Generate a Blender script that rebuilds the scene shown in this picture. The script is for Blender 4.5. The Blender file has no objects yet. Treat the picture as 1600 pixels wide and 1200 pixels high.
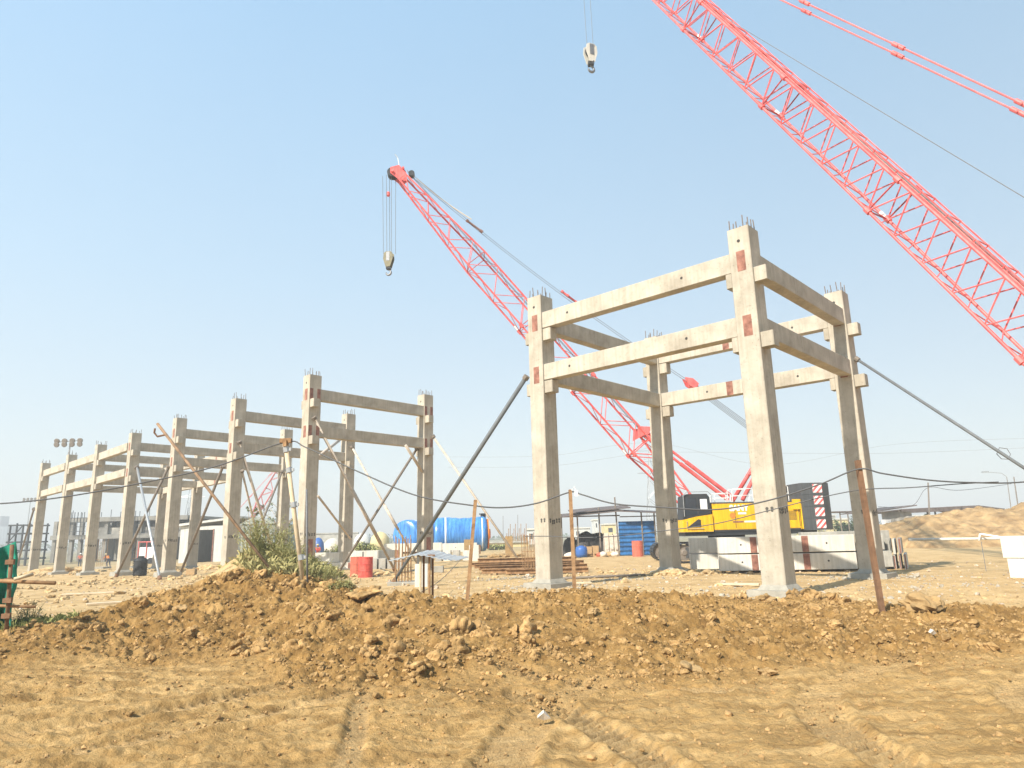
import bpy, math, random
import numpy as np
from mathutils import Vector, Matrix
R = math.radians
scene = bpy.context.scene
col = scene.collection

# ------------------------------------------------------------------ camera
FPX, PITCH, ROLL, HC = 1074.3, R(12.504), R(-1.436), 1.7
F_ = Vector((0, math.cos(PITCH), math.sin(PITCH)))
_R0 = Vector((1, 0, 0)); _U0 = _R0.cross(F_)
R_ = _R0 * math.cos(ROLL) + _U0 * math.sin(ROLL)
U_ = -_R0 * math.sin(ROLL) + _U0 * math.cos(ROLL)
cd = bpy.data.cameras.new('camera'); cam = bpy.data.objects.new('camera', cd); col.objects.link(cam)
cd.sensor_width = 36; cd.lens = 36 * FPX / 1600; cd.clip_start = 0.1; cd.clip_end = 5000
cam.matrix_world = Matrix(((R_.x, U_.x, -F_.x, 0), (R_.y, U_.y, -F_.y, 0), (R_.z, U_.z, -F_.z, HC), (0, 0, 0, 1)))
scene.camera = cam

# ------------------------------------------------------------------ light
SUN_AZ, SUN_EL = R(48.8), R(39)           # direction in which the shadows fall, height of the sun
w = bpy.data.worlds.new('World'); scene.world = w; w.use_nodes = True
nt = w.node_tree; bg = nt.nodes['Background']
sky = nt.nodes.new('ShaderNodeTexSky'); sky.sky_type = 'NISHITA'; sky.sun_disc = False
sky.sun_elevation = SUN_EL
sky.sun_rotation = math.atan2(-math.cos(SUN_AZ), -math.sin(SUN_AZ))
sky.air_density = 1.0; sky.dust_density = 1.0; sky.ozone_density = 1.6
# hazy day: the clear-sky texture seen through a pale veil that thickens towards the horizon
_tc = nt.nodes.new('ShaderNodeTexCoord'); _sx = nt.nodes.new('ShaderNodeSeparateXYZ'); nt.links.new(_tc.outputs['Generated'], _sx.inputs[0])
_rp = nt.nodes.new('ShaderNodeValToRGB'); nt.links.new(_sx.outputs[2], _rp.inputs[0])
for _i, (_p, _c) in enumerate([(0.0, (2.45, 2.62, 2.58)), (.12, (2.30, 2.60, 2.58)), (.35, (1.90, 2.62, 3.10)), (.75, (1.40, 2.45, 3.50))]):
    _e = _rp.color_ramp.elements[_i] if _i < 2 else _rp.color_ramp.elements.new(_p)
    _e.position = _p; _e.color = (*_c, 1)
_mx = nt.nodes.new('ShaderNodeMix'); _mx.data_type = 'RGBA'; _mx.inputs[0].default_value = .75
nt.links.new(sky.outputs[0], _mx.inputs[6]); nt.links.new(_rp.outputs[0], _mx.inputs[7])
_ma = nt.nodes.new('ShaderNodeMath'); _ma.operation = 'MULTIPLY_ADD'; _ma.inputs[1].default_value = -.20; _ma.inputs[2].default_value = 1.015   # brighter on the sun's side
nt.links.new(_sx.outputs[0], _ma.inputs[0]); _vm = nt.nodes.new('ShaderNodeVectorMath'); _vm.operation = 'SCALE'
_nz = nt.nodes.new('ShaderNodeTexNoise'); _nz.inputs['Scale'].default_value = 1.6; _nz.inputs['Detail'].default_value = 4; nt.links.new(_tc.outputs['Generated'], _nz.inputs['Vector'])
_mb = nt.nodes.new('ShaderNodeMath'); _mb.operation = 'MULTIPLY_ADD'; _mb.inputs[1].default_value = .10; _mb.inputs[2].default_value = .95; nt.links.new(_nz.outputs[0], _mb.inputs[0])
_mc = nt.nodes.new('ShaderNodeMath'); _mc.operation = 'MULTIPLY'; nt.links.new(_ma.outputs[0], _mc.inputs[0]); nt.links.new(_mb.outputs[0], _mc.inputs[1])
nt.links.new(_mx.outputs[2], _vm.inputs[0]); nt.links.new(_mc.outputs[0], _vm.inputs['Scale']); nt.links.new(_vm.outputs[0], bg.inputs[0]); bg.inputs[1].default_value = 0.15
sd = bpy.data.lights.new('sun', 'SUN'); sun = bpy.data.objects.new('sun', sd); col.objects.link(sun)
sd.energy = 4.8; sd.angle = R(0.6); sd.color = (1.0, 0.93, 0.82)
_d = Vector((math.cos(SUN_AZ) * math.cos(SUN_EL), math.sin(SUN_AZ) * math.cos(SUN_EL), -math.sin(SUN_EL)))
sun.rotation_euler = _d.to_track_quat('-Z', 'Y').to_euler(); sun.location = (-30, -30, 60)
scene.view_settings.view_transform = 'Standard'; scene.view_settings.look = 'None'
scene.view_settings.exposure = 0.88; scene.view_settings.gamma = 1
scene.cycles.max_bounces = 6; scene.cycles.volume_bounces = 0

# ------------------------------------------------------------------ helpers
def ray(x, y): return F_ + R_ * ((x - 800) / FPX) + U_ * ((600 - y) / FPX)
def at(x, y, Y):
    r = ray(x, y); return Vector((0, 0, HC)) + r * (Y / r.y)
def tag(o, label=None, cat=None, group=None, kind=None):
    if label: o['label'] = label
    if cat: o['category'] = cat
    if group: o['group'] = group
    if kind: o['kind'] = kind
    return o
MW = {}
def root(name, loc, label, cat, group=None, rot=None):
    o = bpy.data.objects.new(name, None); col.objects.link(o); o.empty_display_size = 0.2
    m = Matrix.Translation(Vector(loc))
    if rot is not None: m = m @ rot.to_4x4()
    o.matrix_world = m; MW[o.name] = m.inverted()
    return tag(o, label, cat, group)
class MB:
    def __init__(s): s.v = []; s.f = []
    def add(s, vs, fs):
        n = len(s.v); s.v += [tuple(v) for v in vs]; s.f += [tuple(i + n for i in f) for f in fs]; return s
    def obox(s, o, x, y, z):
        o, x, y, z = map(Vector, (o, x, y, z))
        vs = [o, o + x, o + x + y, o + y, o + z, o + x + z, o + x + y + z, o + y + z]
        fs = [(0, 3, 2, 1), (4, 5, 6, 7), (0, 1, 5, 4), (1, 2, 6, 5), (2, 3, 7, 6), (3, 0, 4, 7)]
        if x.cross(y).dot(z) < 0: fs = [f[::-1] for f in fs]
        return s.add(vs, fs)
    def box(s, x0, x1, y0, y1, z0, z1): return s.obox((x0, y0, z0), (x1 - x0, 0, 0), (0, y1 - y0, 0), (0, 0, z1 - z0))
    def cbox(s, o, x, y, z, c=.015):
        """box with chamfered edges along its longest direction"""
        o, x, y, z = map(Vector, (o, x, y, z))
        L = sorted([x, y, z], key=lambda q: -q.length); l, p, r = L
        a, b = p.normalized() * c, r.normalized() * c
        pr = [o + a, o + p - a, o + p + b, o + p + r - b, o + p + r - a, o + r + a, o + r - b, o + b]
        if p.cross(r).dot(l) < 0: pr = pr[::-1]
        return s.prism(pr, l)
    def prism(s, pts, d):
        d = Vector(d); n = len(pts); p = [Vector(q) for q in pts]
        vs = p + [q + d for q in p]
        fs = [tuple(range(n))[::-1], tuple(range(n, 2 * n))] + [(i, (i + 1) % n, n + (i + 1) % n, n + i) for i in range(n)]
        return s.add(vs, fs)
    def tube(s, p, q, r, n=8, r2=None, cap=True):
        p, q = Vector(p), Vector(q); d = (q - p)
        if d.length < 1e-6: return s
        d.normalize(); r2 = r if r2 is None else r2
        u = d.orthogonal().normalized(); v = d.cross(u)
        A = [p + (u * math.cos(2 * math.pi * i / n) + v * math.sin(2 * math.pi * i / n)) * r for i in range(n)]
        B = [q + (u * math.cos(2 * math.pi * i / n) + v * math.sin(2 * math.pi * i / n)) * r2 for i in range(n)]
        fs = [(i, (i + 1) % n, n + (i + 1) % n, n + i) for i in range(n)]
        if cap: fs += [tuple(range(n))[::-1], tuple(range(n, 2 * n))]
        return s.add(A + B, fs)
    def path(s, pts, r, n=6):
        pts = [Vector(p) for p in pts]; rings = []; k = len(pts); u = None
        for i, p in enumerate(pts):
            d = (pts[min(i + 1, k - 1)] - pts[max(i - 1, 0)]).normalized()
            u = d.orthogonal().normalized() if u is None else (u - d * u.dot(d)).normalized()
            v = d.cross(u); rr = r[i] if isinstance(r, (list, tuple)) else r
            rings += [p + (u * math.cos(2 * math.pi * j / n) + v * math.sin(2 * math.pi * j / n)) * rr for j in range(n)]
        fs = [(i * n + j, i * n + (j + 1) % n, (i + 1) * n + (j + 1) % n, (i + 1) * n + j) for i in range(k - 1) for j in range(n)]
        fs += [tuple(range(n))[::-1], tuple(range((k - 1) * n, k * n))]
        return s.add(rings, fs)
    def lathe(s, o, ax, prof, n=24):
        """prof: list of (distance along ax, radius)"""
        o, ax = Vector(o), Vector(ax).normalized(); u = ax.orthogonal().normalized(); v = ax.cross(u); rings = []
        for h, r in prof: rings += [o + ax * h + (u * math.cos(2 * math.pi * j / n) + v * math.sin(2 * math.pi * j / n)) * max(r, .0005) for j in range(n)]
        k = len(prof)
        fs = [(i * n + j, i * n + (j + 1) % n, (i + 1) * n + (j + 1) % n, (i + 1) * n + j) for i in range(k - 1) for j in range(n)]
        fs += [tuple(range(n))[::-1], tuple(range((k - 1) * n, k * n))]
        return s.add(rings, fs)
    def build(s, name, mat, parent=None, smooth=False, label=None, kind=None, local=False):
        me = bpy.data.meshes.new(name)
        vs = s.v
        if parent is not None and not local:
            m = MW[parent.name]; vs = [tuple(m @ Vector(v)) for v in vs]
        me.from_pydata(vs, [], s.f); me.update()
        if smooth: me.polygons.foreach_set('use_smooth', [True] * len(me.polygons))
        me.materials.append(mat)
        o = bpy.data.objects.new(name, me); col.objects.link(o)
        if parent is not None:
            o.parent = parent; MW[o.name] = MW[parent.name]
        if label: o['label'] = label
        if kind: o['kind'] = kind
        return o
def solo(mb, name, mat, label, cat, group=None, smooth=False, kind=None):
    """a thing that is one mesh, origin at its base"""
    a = np.array(mb.v); c = [float((a[:, 0].min() + a[:, 0].max()) / 2), float((a[:, 1].min() + a[:, 1].max()) / 2), float(a[:, 2].min())]
    mb.v = [tuple(v) for v in (a - np.array(c))]
    o = mb.build(name, mat, None, smooth); o.location = c
    return tag(o, label, cat, group, kind)

# ------------------------------------------------------------------ materials
def mat(name, c, rough=.8, var=.15, scale=3., bump=0., bscale=30., metal=0., spec=.3, c2=None, stretch=None, spots=0.):
    m = bpy.data.materials.new(name); m.use_nodes = True; t = m.node_tree; b = t.nodes['Principled BSDF']
    b.inputs['Roughness'].default_value = rough; b.inputs['Metallic'].default_value = metal
    b.inputs['Specular IOR Level'].default_value = spec
    tc = t.nodes.new('ShaderNodeTexCoord'); src = tc.outputs['Object']
    if stretch:
        mp = t.nodes.new('ShaderNodeMapping'); mp.inputs['Scale'].default_value = stretch
        t.links.new(src, mp.inputs[0]); src = mp.outputs[0]
    n = t.nodes.new('ShaderNodeTexNoise'); n.inputs['Scale'].default_value = scale; n.inputs['Detail'].default_value = 7; n.inputs['Roughness'].default_value = .62
    t.links.new(src, n.inputs['Vector'])
    r = t.nodes.new('ShaderNodeValToRGB'); r.color_ramp.elements[0].position = .32; r.color_ramp.elements[1].position = .7
    lo = [x * (1 - var) for x in c]; hi = [min(1, x * (1 + var)) for x in (c if c2 is None else c2)]
    r.color_ramp.elements[0].color = (*lo, 1); r.color_ramp.elements[1].color = (*hi, 1)
    t.links.new(n.outputs[0], r.inputs[0]); out = r.outputs[0]
    if spots:
        v = t.nodes.new('ShaderNodeTexNoise'); v.inputs['Scale'].default_value = scale * 9; v.inputs['Detail'].default_value = 3
        t.links.new(src, v.inputs['Vector'])
        rr = t.nodes.new('ShaderNodeValToRGB'); rr.color_ramp.elements[0].position = .28; rr.color_ramp.elements[1].position = .42
        k = 1 - spots; rr.color_ramp.elements[0].color = (k, k, k, 1); rr.color_ramp.elements[1].color = (1, 1, 1, 1)
        t.links.new(v.outputs[0], rr.inputs[0])
        mx = t.nodes.new('ShaderNodeMix'); mx.data_type = 'RGBA'; mx.blend_type = 'MULTIPLY'; mx.inputs[0].default_value = 1
        t.links.new(out, mx.inputs[6]); t.links.new(rr.outputs[0], mx.inputs[7]); out = mx.outputs[2]
    t.links.new(out, b.inputs['Base Color'])
    if bump:
        n2 = t.nodes.new('ShaderNodeTexNoise'); n2.inputs['Scale'].default_value = bscale; n2.inputs['Detail'].default_value = 5
        t.links.new(tc.outputs['Object'], n2.inputs['Vector'])
        bp = t.nodes.new('ShaderNodeBump'); bp.inputs['Strength'].default_value = bump; bp.inputs['Distance'].default_value = .02
        t.links.new(n2.outputs[0], bp.inputs['Height']); t.links.new(bp.outputs[0], b.inputs['Normal'])
    return m
M = dict(
 conc=mat('concrete', (.38, .335, .265), .85, .13, 1.1, .25, 14, c2=(.465, .42, .345), spots=.14),
 conc_old=mat('concrete_grey', (.33, .315, .28), .9, .2, .8, .2, 12, c2=(.43, .41, .36), spots=.12),
 conc_pale=mat('concrete_pale', (.62, .59, .52), .85, .10, 1.2, .2, 16, spots=.08),
 ped=mat('grout', (.32, .30, .25), .95, .22, 2.5, .6, 20),
 red_ox=mat('red_oxide', (.21, .085, .06), .85, .3, 5, .2, c2=(.29, .14, .10), spots=.2),
 hole=mat('hole_shadow', (.05, .045, .04), .95, .1, 5),
 mark=mat('black_paint', (.085, .08, .07), .9, .3, 30),
 rebar=mat('rebar_steel', (.20, .16, .13), .7, .25, 10, metal=.3),
 rust=mat('rusty_steel', (.24, .125, .055), .85, .3, 5, .3, 60, c2=(.36, .22, .11)),
 rust_dk=mat('rusty_steel_dark', (.20, .11, .06), .85, .3, 6, .3, 60),
 galv=mat('galvanised', (.42, .43, .43), .45, .14, 6, metal=.55),
 prop=mat('prop_steel', (.46, .40, .32), .7, .2, 5, c2=(.52, .44, .36)),
 prop_dk=mat('prop_steel_dark', (.19, .16, .13), .75, .2, 6),
 prop_grey=mat('prop_grey', (.13, .14, .145), .6, .15, 6),
 crane_red=mat('crane_red', (.72, .10, .10), .5, .14, 1.2, c2=(.80, .17, .16), spots=.18),
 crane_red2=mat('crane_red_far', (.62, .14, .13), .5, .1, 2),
 yellow=mat('crane_yellow', (.82, .47, .012), .38, .06, 1.5, spots=.05),
 dark=mat('dark_panel', (.035, .037, .04), .5, .2, 3),
 grey=mat('counterweight_grey', (.085, .09, .095), .55, .12, 2),
 glass=mat('cab_glass', (.03, .04, .05), .08, .1, 2, spec=.6),
 white=mat('white_paint', (.78, .77, .74), .5, .06, 4),
 rope=mat('steel_rope', (.16, .165, .17), .6, .2, 20),
 cable=mat('black_cable', (.10, .10, .10), .6, .1, 20),
 pendant=mat('pendant_sling', (.62, .52, .38), .7, .2, 12),
 hookyel=mat('hook_block_paint', (.17, .15, .08), .5, .25, 5),
 hooksteel=mat('hook_steel', (.19, .195, .20), .45, .15, 6, metal=.4),
 tank=mat('blue_wrap', (.015, .14, .50), .3, .18, 1.6, .8, 3, c2=(.10, .33, .70), stretch=(3.2, .35, .35), spec=.6),
 tankw=mat('white_wrap', (.62, .70, .80), .3, .15, 2, .6, 4),
 blue=mat('blue_sheet', (.02, .095, .27), .5, .2, 2, c2=(.03, .15, .36)),
 drum=mat('red_drum', (.58, .055, .045), .5, .22, 4, c2=(.66, .12, .09), spots=.25),
 drumo=mat('faded_drum', (.55, .14, .09), .6, .2, 4),
 black=mat('black_plastic', (.025, .026, .028), .6, .2, 6),
 tarp=mat('black_tarpaulin', (.04, .038, .036), .6, .4, 1.5, .8, 5),
 roof=mat('rusty_roof', (.13, .105, .095), .75, .25, 2),
 shedw=mat('shed_white', (.60, .60, .57), .7, .08, 2),
 shedg=mat('shed_grey', (.36, .40, .38), .65, .14, 1, stretch=(6, 6, .4)),
 wood=mat('old_wood', (.40, .28, .15), .85, .25, 4, .3, 40),
 woodp=mat('pale_wood', (.58, .46, .30), .85, .2, 4, .3, 40),
 net=mat('green_net', (.012, .18, .12), .9, .35, 3, .5, 40, c2=(.02, .27, .18)),
 yelbld=mat('yellow_wall', (.62, .50, .25), .85, .15, .8),
 card=mat('cardboard', (.42, .28, .14), .85, .15, 6),
 bag=mat('pale_sack', (.62, .55, .45), .8, .2, 5, .4, 20),
 bluep=mat('blue_plastic', (.04, .12, .36), .4, .1, 5),
 orange=mat('orange_cloth', (.75, .22, .04), .8, .15, 6),
 skin=mat('skin', (.28, .15, .09), .6, .05, 8),
 trous=mat('trousers', (.05, .055, .08), .85, .1, 8),
 leaf=mat('leaf', (.20, .22, .06), .75, .3, 4, c2=(.38, .38, .15)),
 leafd=mat('leaf_dark', (.055, .095, .03), .7, .3, 4, c2=(.10, .14, .05)),
 dry=mat('dry_grass', (.36, .32, .12), .8, .25, 4, c2=(.42, .38, .18)),
 conc_dk=mat('concrete_shaded', (.17, .165, .15), .9, .2, .4, c2=(.25, .24, .215)),  # shade on the unfinished building put into its concrete as a darker base colour
 steel_dk=mat('dark_frame_steel', (.05, .055, .06), .7, .2, 3),
 pole=mat('pole_rust', (.17, .11, .065), .8, .3, 4, c2=(.26, .165, .095)),
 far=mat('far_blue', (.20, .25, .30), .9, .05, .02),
 sheet=mat('zinc_sheet', (.50, .51, .50), .42, .12, 3, metal=.35),
 rock=mat('pale_rock', (.33, .215, .095), .95, .22, 5, .7, 25),
 gravel=mat('pale_gravel', (.36, .32, .25), .95, .22, 14, .5, 40),
 yardclod=mat('yard_clod', (.36, .24, .11), .97, .3, 4, .5, 30, c2=(.52, .38, .20)),
 crumb=mat('soil_crumb', (.25, .145, .055), .97, .3, 6, c2=(.42, .265, .115)),
 clod=mat('soil_clod', (.23, .135, .044), .97, .3, 6, .8, 45, c2=(.43, .268, .112)),
)
def weather(m, amt=.12, holes=True):
    t = m.node_tree; b = t.nodes['Principled BSDF']; l = b.inputs['Base Color'].links[0]; src = l.from_socket; tc = t.nodes.new('ShaderNodeTexCoord')
    mp = t.nodes.new('ShaderNodeMapping'); mp.inputs['Scale'].default_value = (5, 5, .25); t.links.new(tc.outputs['Object'], mp.inputs[0])
    n = t.nodes.new('ShaderNodeTexNoise'); n.inputs['Scale'].default_value = 2; n.inputs['Detail'].default_value = 5; t.links.new(mp.outputs[0], n.inputs['Vector'])
    r = t.nodes.new('ShaderNodeValToRGB'); k = 1 - amt; r.color_ramp.elements[0].position = .35; r.color_ramp.elements[0].color = (k, k, k * .97, 1); r.color_ramp.elements[1].position = .62; r.color_ramp.elements[1].color = (1.02, 1.02, 1.02, 1); t.links.new(n.outputs[0], r.inputs[0])
    mx = t.nodes.new('ShaderNodeMix'); mx.data_type = 'RGBA'; mx.blend_type = 'MULTIPLY'; mx.inputs[0].default_value = 1; t.links.new(src, mx.inputs[6]); t.links.new(r.outputs[0], mx.inputs[7]); out = mx.outputs[2]
    if holes:
        v = t.nodes.new('ShaderNodeTexVoronoi'); v.inputs['Scale'].default_value = 7; t.links.new(tc.outputs['Object'], v.inputs['Vector'])
        r2 = t.nodes.new('ShaderNodeValToRGB'); r2.color_ramp.elements[0].position = .06; r2.color_ramp.elements[0].color = (.55, .53, .5, 1); r2.color_ramp.elements[1].position = .11; r2.color_ramp.elements[1].color = (1, 1, 1, 1); t.links.new(v.outputs['Distance'], r2.inputs[0])
        m2 = t.nodes.new('ShaderNodeMix'); m2.data_type = 'RGBA'; m2.blend_type = 'MULTIPLY'; m2.inputs[0].default_value = 1; t.links.new(out, m2.inputs[6]); t.links.new(r2.outputs[0], m2.inputs[7]); out = m2.outputs[2]
    t.links.new(out, b.inputs['Base Color'])
for _k in ('conc', 'conc_old', 'conc_pale'): weather(M[_k], .13)
for _k in ('yellow', 'grey', 'blue', 'drum', 'drumo', 'shedw', 'shedg', 'crane_red', 'tank'): weather(M[_k], .22, False)
# ------------------------------------------------------------------ ground
def _hash(ix, iy, s):
    h = (ix.astype(np.int64) * 374761393 + iy.astype(np.int64) * 668265263 + s * 1274126177) & 0xffffffff
    h = ((h ^ (h >> 13)) * 1274126177) & 0xffffffff
    return ((h ^ (h >> 16)) & 0xffff) / 65535.0
def noise(x, y, s=0):
    x0 = np.floor(x); y0 = np.floor(y); fx = x - x0; fy = y - y0
    fx = fx * fx * fx * (fx * (fx * 6 - 15) + 10); fy = fy * fy * fy * (fy * (fy * 6 - 15) + 10)
    a = _hash(x0, y0, s); b = _hash(x0 + 1, y0, s); c = _hash(x0, y0 + 1, s); d = _hash(x0 + 1, y0 + 1, s)
    return (a + (b - a) * fx) * (1 - fy) + (c + (d - c) * fx) * fy - .5
def fbm(x, y, o=4, s=0, g=.5):
    t = 0; a = 1
    for k in range(o): t = t + a * noise(x * 2 ** k + 13.1 * k, y * 2 ** k - 7.7 * k, s + k); a *= g
    return t
def ridged(x, y, o=3, s=0):
    t = 0; a = 1
    for k in range(o): t = t + a * (.5 - np.abs(noise(x * 2 ** k + 3.1 * k, y * 2 ** k + 9.7 * k, s + k)) * 2); a *= .5
    return t
def sstep(a, b, x):
    t = np.clip((x - a) / (b - a), 0, 1); return t * t * (3 - 2 * t)
# crest of the bank of dug soil: photo column, distance, photo row -> world
_cr = [(-350, 12.5, 1005), (-100, 13, 992), (0, 13.5, 980), (90, 13.6, 972), (150, 14, 957), (250, 15, 931), (350, 15.8, 915), (450, 16, 913), (530, 15.6, 918), (600, 14.8, 935), (700, 14, 938),
       (850, 14.5, 931), (950, 14.5, 928), (1080, 15, 935), (1190, 15.6, 940), (1270, 15.8, 936), (1400, 15, 948), (1500, 14.5, 958), (1600, 14.2, 960), (1900, 14, 965)]
_cw = [at(*[c[0], c[2], c[1]]) for c in _cr]
CX = np.array([p.x for p in _cw]); CY = np.array([p.y for p in _cw]); CZ = np.array([p.z for p in _cw])
def site(x, y):
    return np.clip(np.where(x < 0, .0135 * x, 0), -.75, 0) - .03
def gbase(x, y):
    x = np.asarray(x, float); y = np.asarray(y, float)
    cy = np.interp(x, CX, CY); cz = np.interp(x, CX, CZ)
    st = site(x, y); low = -.18 + 0 * x
    run = np.interp(x, [-12, -8, -5.2, -3.2, 0, 4, 7, 10, 14], [3.2, 3.6, 4.2, 5.6, 5.0, 5.2, 5.2, 3.6, 2.6])      # depth of the front slope
    t = np.clip((cy - y) / run, 0, 1)
    front = low + (cz - low) * (1 - sstep(0, 1, t)) ** 1.05
    back = st + (cz - st) * (1 - sstep(0, np.interp(x, CX, np.where(CX < -3, 3.5, 1.6)), y - cy))
    h = np.where(y < cy, front, back)
    # overgrown earth mound in front of the long row of columns
    h = h + 1.45 * np.exp(-(((x + 6.7) / 1.75) ** 2 + ((y - 18.3) / 1.7) ** 2)) + .28 * np.exp(-(((x + 4.6) / 1.2) ** 2 + ((y - 17.2) / 1.2) ** 2))
    return h
# tyre tracks pressed into the floor of the cut
TR = [([(-1.35, 5.2), (-1.6, 7.2), (-1.85, 8.8), (-1.6, 10.3), (-.9, 11.2)], .13), ([(-.25, 4.8), (-.15, 6.4), (.1, 7.6), (.6, 8.9), (1.3, 9.9)], .27), ([(-.9, 11.2), (-.1, 10.2), (1.0, 9.4), (2.4, 9.0)], .22), ([(1.3, 4.8), (1.1, 6.3), (.7, 7.6), (0, 9)], .22),
      ([(-6.4, 6.6), (-4.2, 8.4), (-2.6, 10.0), (-1.9, 11.5)], .2), ([(-5.4, 6.0), (-3.4, 7.6), (-1.8, 9.4)], .2), ([(3.2, 5.2), (3.0, 7), (3.6, 8.8), (5.4, 10.4)], .26), ([(5.0, 6.4), (5.6, 8.4), (7.4, 10)], .22)]
def spline(P, n=60):
    P = [P[0]] + list(P) + [P[-1]]; out = []
    for i in range(1, len(P) - 2):
        for k in range(n // (len(P) - 3)):
            t = k / (n // (len(P) - 3)); p0, p1, p2, p3 = [np.array(P[i + j - 1], float) for j in range(4)]
            out.append(.5 * ((2 * p1) + (-p0 + p2) * t + (2 * p0 - 5 * p1 + 4 * p2 - p3) * t * t + (-p0 + 3 * p1 - 3 * p2 + p3) * t ** 3))
    out.append(np.array(P[-2], float)); return np.array(out)
def rough(x, y):
    cy = np.interp(x, CX, CY); run = np.interp(x, [-12, -8, -5.2, -3.2, 0, 4, 7, 10, 14], [2.6, 3.2, 4.2, 5.8, 5.4, 5.6, 5.4, 3.8, 2.8])
    wob = 1.9 * fbm(x * .5, y * .5, 4, 70)
    t = (cy - y + wob) / run
    return sstep(1.12, .72, t) * sstep(-.28, -.02, (cy - y + wob * .4) / 3.0)
def detail(x, y):
    """displacement and freshly-turned-soil mask"""
    m = rough(x, y)
    cl = sstep(.25, .75, fbm(x * .35, y * .35, 2, 90) + .5)
    lump = .16 * fbm(x * .8, y * .8, 2, 5) + (.06 + .09 * cl) * ridged(x * 2.6 + .5 * fbm(x * 2, y * 2, 2, 30), y * 2.6, 4, 11) - (.03 + .09 * cl) * (np.abs(fbm(x * 5.5, y * 5.5, 3, 21)) - .12) + (.03 + .03 * cl) * ridged(x * 11, y * 11, 2, 25) + .035 * fbm(x * 17, y * 17, 2, 41)
    flat = .035 * fbm(x * .6, y * .6, 3, 50) + .045 * fbm(x * 3.3, y * 3.3, 4, 55) + .030 * fbm(x * 12, y * 12, 2, 57) + .03 * sstep(.1, .35, fbm(x * .7, y * .7, 3, 58)) * ridged(x * 6, y * 6, 3, 59)
    near = sstep(13, 9, y)
    u = x * .79 + y * .61; v = -x * .61 + y * .79
    flat = flat + near * sstep(2.5, -2, x) * (.12 * fbm(u * .3, v * 4.0, 3, 61) + .045 * fbm(u * 1.2, v * 13, 2, 63))
    flat = flat + near * sstep(0, 4, x) * (.045 * fbm(u * .8 + 9, (v + .5 * x) * 3.5, 3, 64))
    d = m * lump + (1 - m) * flat
    return d, m
NEAR = (-13, 15, 3.5, 24)
def axis(lo, hi, step, far_lo, far_hi, g=1.09):
    a = list(np.arange(lo, hi, step)); s = step; p = hi
    while p < far_hi: a.append(p); s = s * g if s < 1.2 or p > hi + 60 else 1.2; p += s
    s = step; p = lo - step; b = []
    while p > far_lo: b.append(p); s = s * g if s < 1.2 or p < lo - 60 else 1.2; p -= s
    b.append(far_lo); a.append(far_hi); return np.array(b[::-1] + a)
gx = axis(-11.0, 13.0, .028, -1500, 1500); gy = axis(5.0, 17.0, .026, -40, 2500, 1.03)
X, Y = np.meshgrid(gx, gy)
Z = gbase(X, Y); D, Mk = detail(X, Y)
fade = np.where(Y > 24, .5, 1.0)
Z = Z + D * fade
trm = np.zeros_like(Z)
for pts, hw in TR:
    c = spline(pts, 80); seg = np.hypot(*np.diff(c, axis=0).T); L = np.concatenate([[0], np.cumsum(seg)])
    sel = (X > c[:, 0].min() - 1) & (X < c[:, 0].max() + 1) & (Y > c[:, 1].min() - 1) & (Y < c[:, 1].max() + 1)
    xs, ys = X[sel], Y[sel]; best = np.full(xs.shape, 9.); ss = np.zeros(xs.shape); sg = np.zeros(xs.shape)
    for i in range(len(c) - 1):
        dx, dy = c[i + 1] - c[i]; l2 = dx * dx + dy * dy + 1e-9
        t = np.clip(((xs - c[i, 0]) * dx + (ys - c[i, 1]) * dy) / l2, 0, 1)
        ex = xs - c[i, 0] - t * dx; ey = ys - c[i, 1] - t * dy; dd = np.hypot(ex, ey)
        u = dd < best; best[u] = dd[u]; ss[u] = (L[i] + t * seg[i])[u]; sg[u] = (np.sign(dx * ey - dy * ex))[u]
    inside = sstep(hw, hw - .05, best)
    wave = np.sin((ss + sg * best * .6) * 2 * np.pi / .13)
    rut = (1. if hw > .15 else .4) * (-.045 * inside + inside * .038 * np.clip(wave * 1.6, -1, 1) + .04 * np.exp(-((best - hw - .05) / .05) ** 2))
    k = (1 - Mk[sel]) * (.55 + .45 * sstep(-.25, .1, fbm(xs * 1.3, ys * 1.3, 2, 80)))
    Z[sel] += rut * k - inside * k * .75 * (D * fade)[sel]; trm[sel] = np.maximum(trm[sel], inside * k)
ny, nx = X.shape
me = bpy.data.meshes.new('ground'); me.vertices.add(nx * ny)
me.vertices.foreach_set('co', np.stack([X, Y, Z], -1).astype(np.float32).ravel())
ii = np.arange(nx * ny).reshape(ny, nx); q = np.stack([ii[:-1, :-1], ii[:-1, 1:], ii[1:, 1:], ii[1:, :-1]], -1).reshape(-1, 4)
me.loops.add(q.size); me.loops.foreach_set('vertex_index', q.ravel().astype(np.int32))
me.polygons.add(len(q)); me.polygons.foreach_set('loop_start', np.arange(0, q.size, 4, dtype=np.int32)); me.polygons.foreach_set('loop_total', np.full(len(q), 4, np.int32))
me.polygons.foreach_set('use_smooth', np.ones(len(q), bool))
me.update(calc_edges=True)
at_ = me.attributes.new('turned', 'FLOAT', 'POINT'); at_.data.foreach_set('value', Mk.astype(np.float32).ravel())
at2 = me.attributes.new('track', 'FLOAT', 'POINT'); at2.data.foreach_set('value', trm.astype(np.float32).ravel())
ground = bpy.data.objects.new('ground', me); col.objects.link(ground); ground['kind'] = 'structure'
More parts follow.
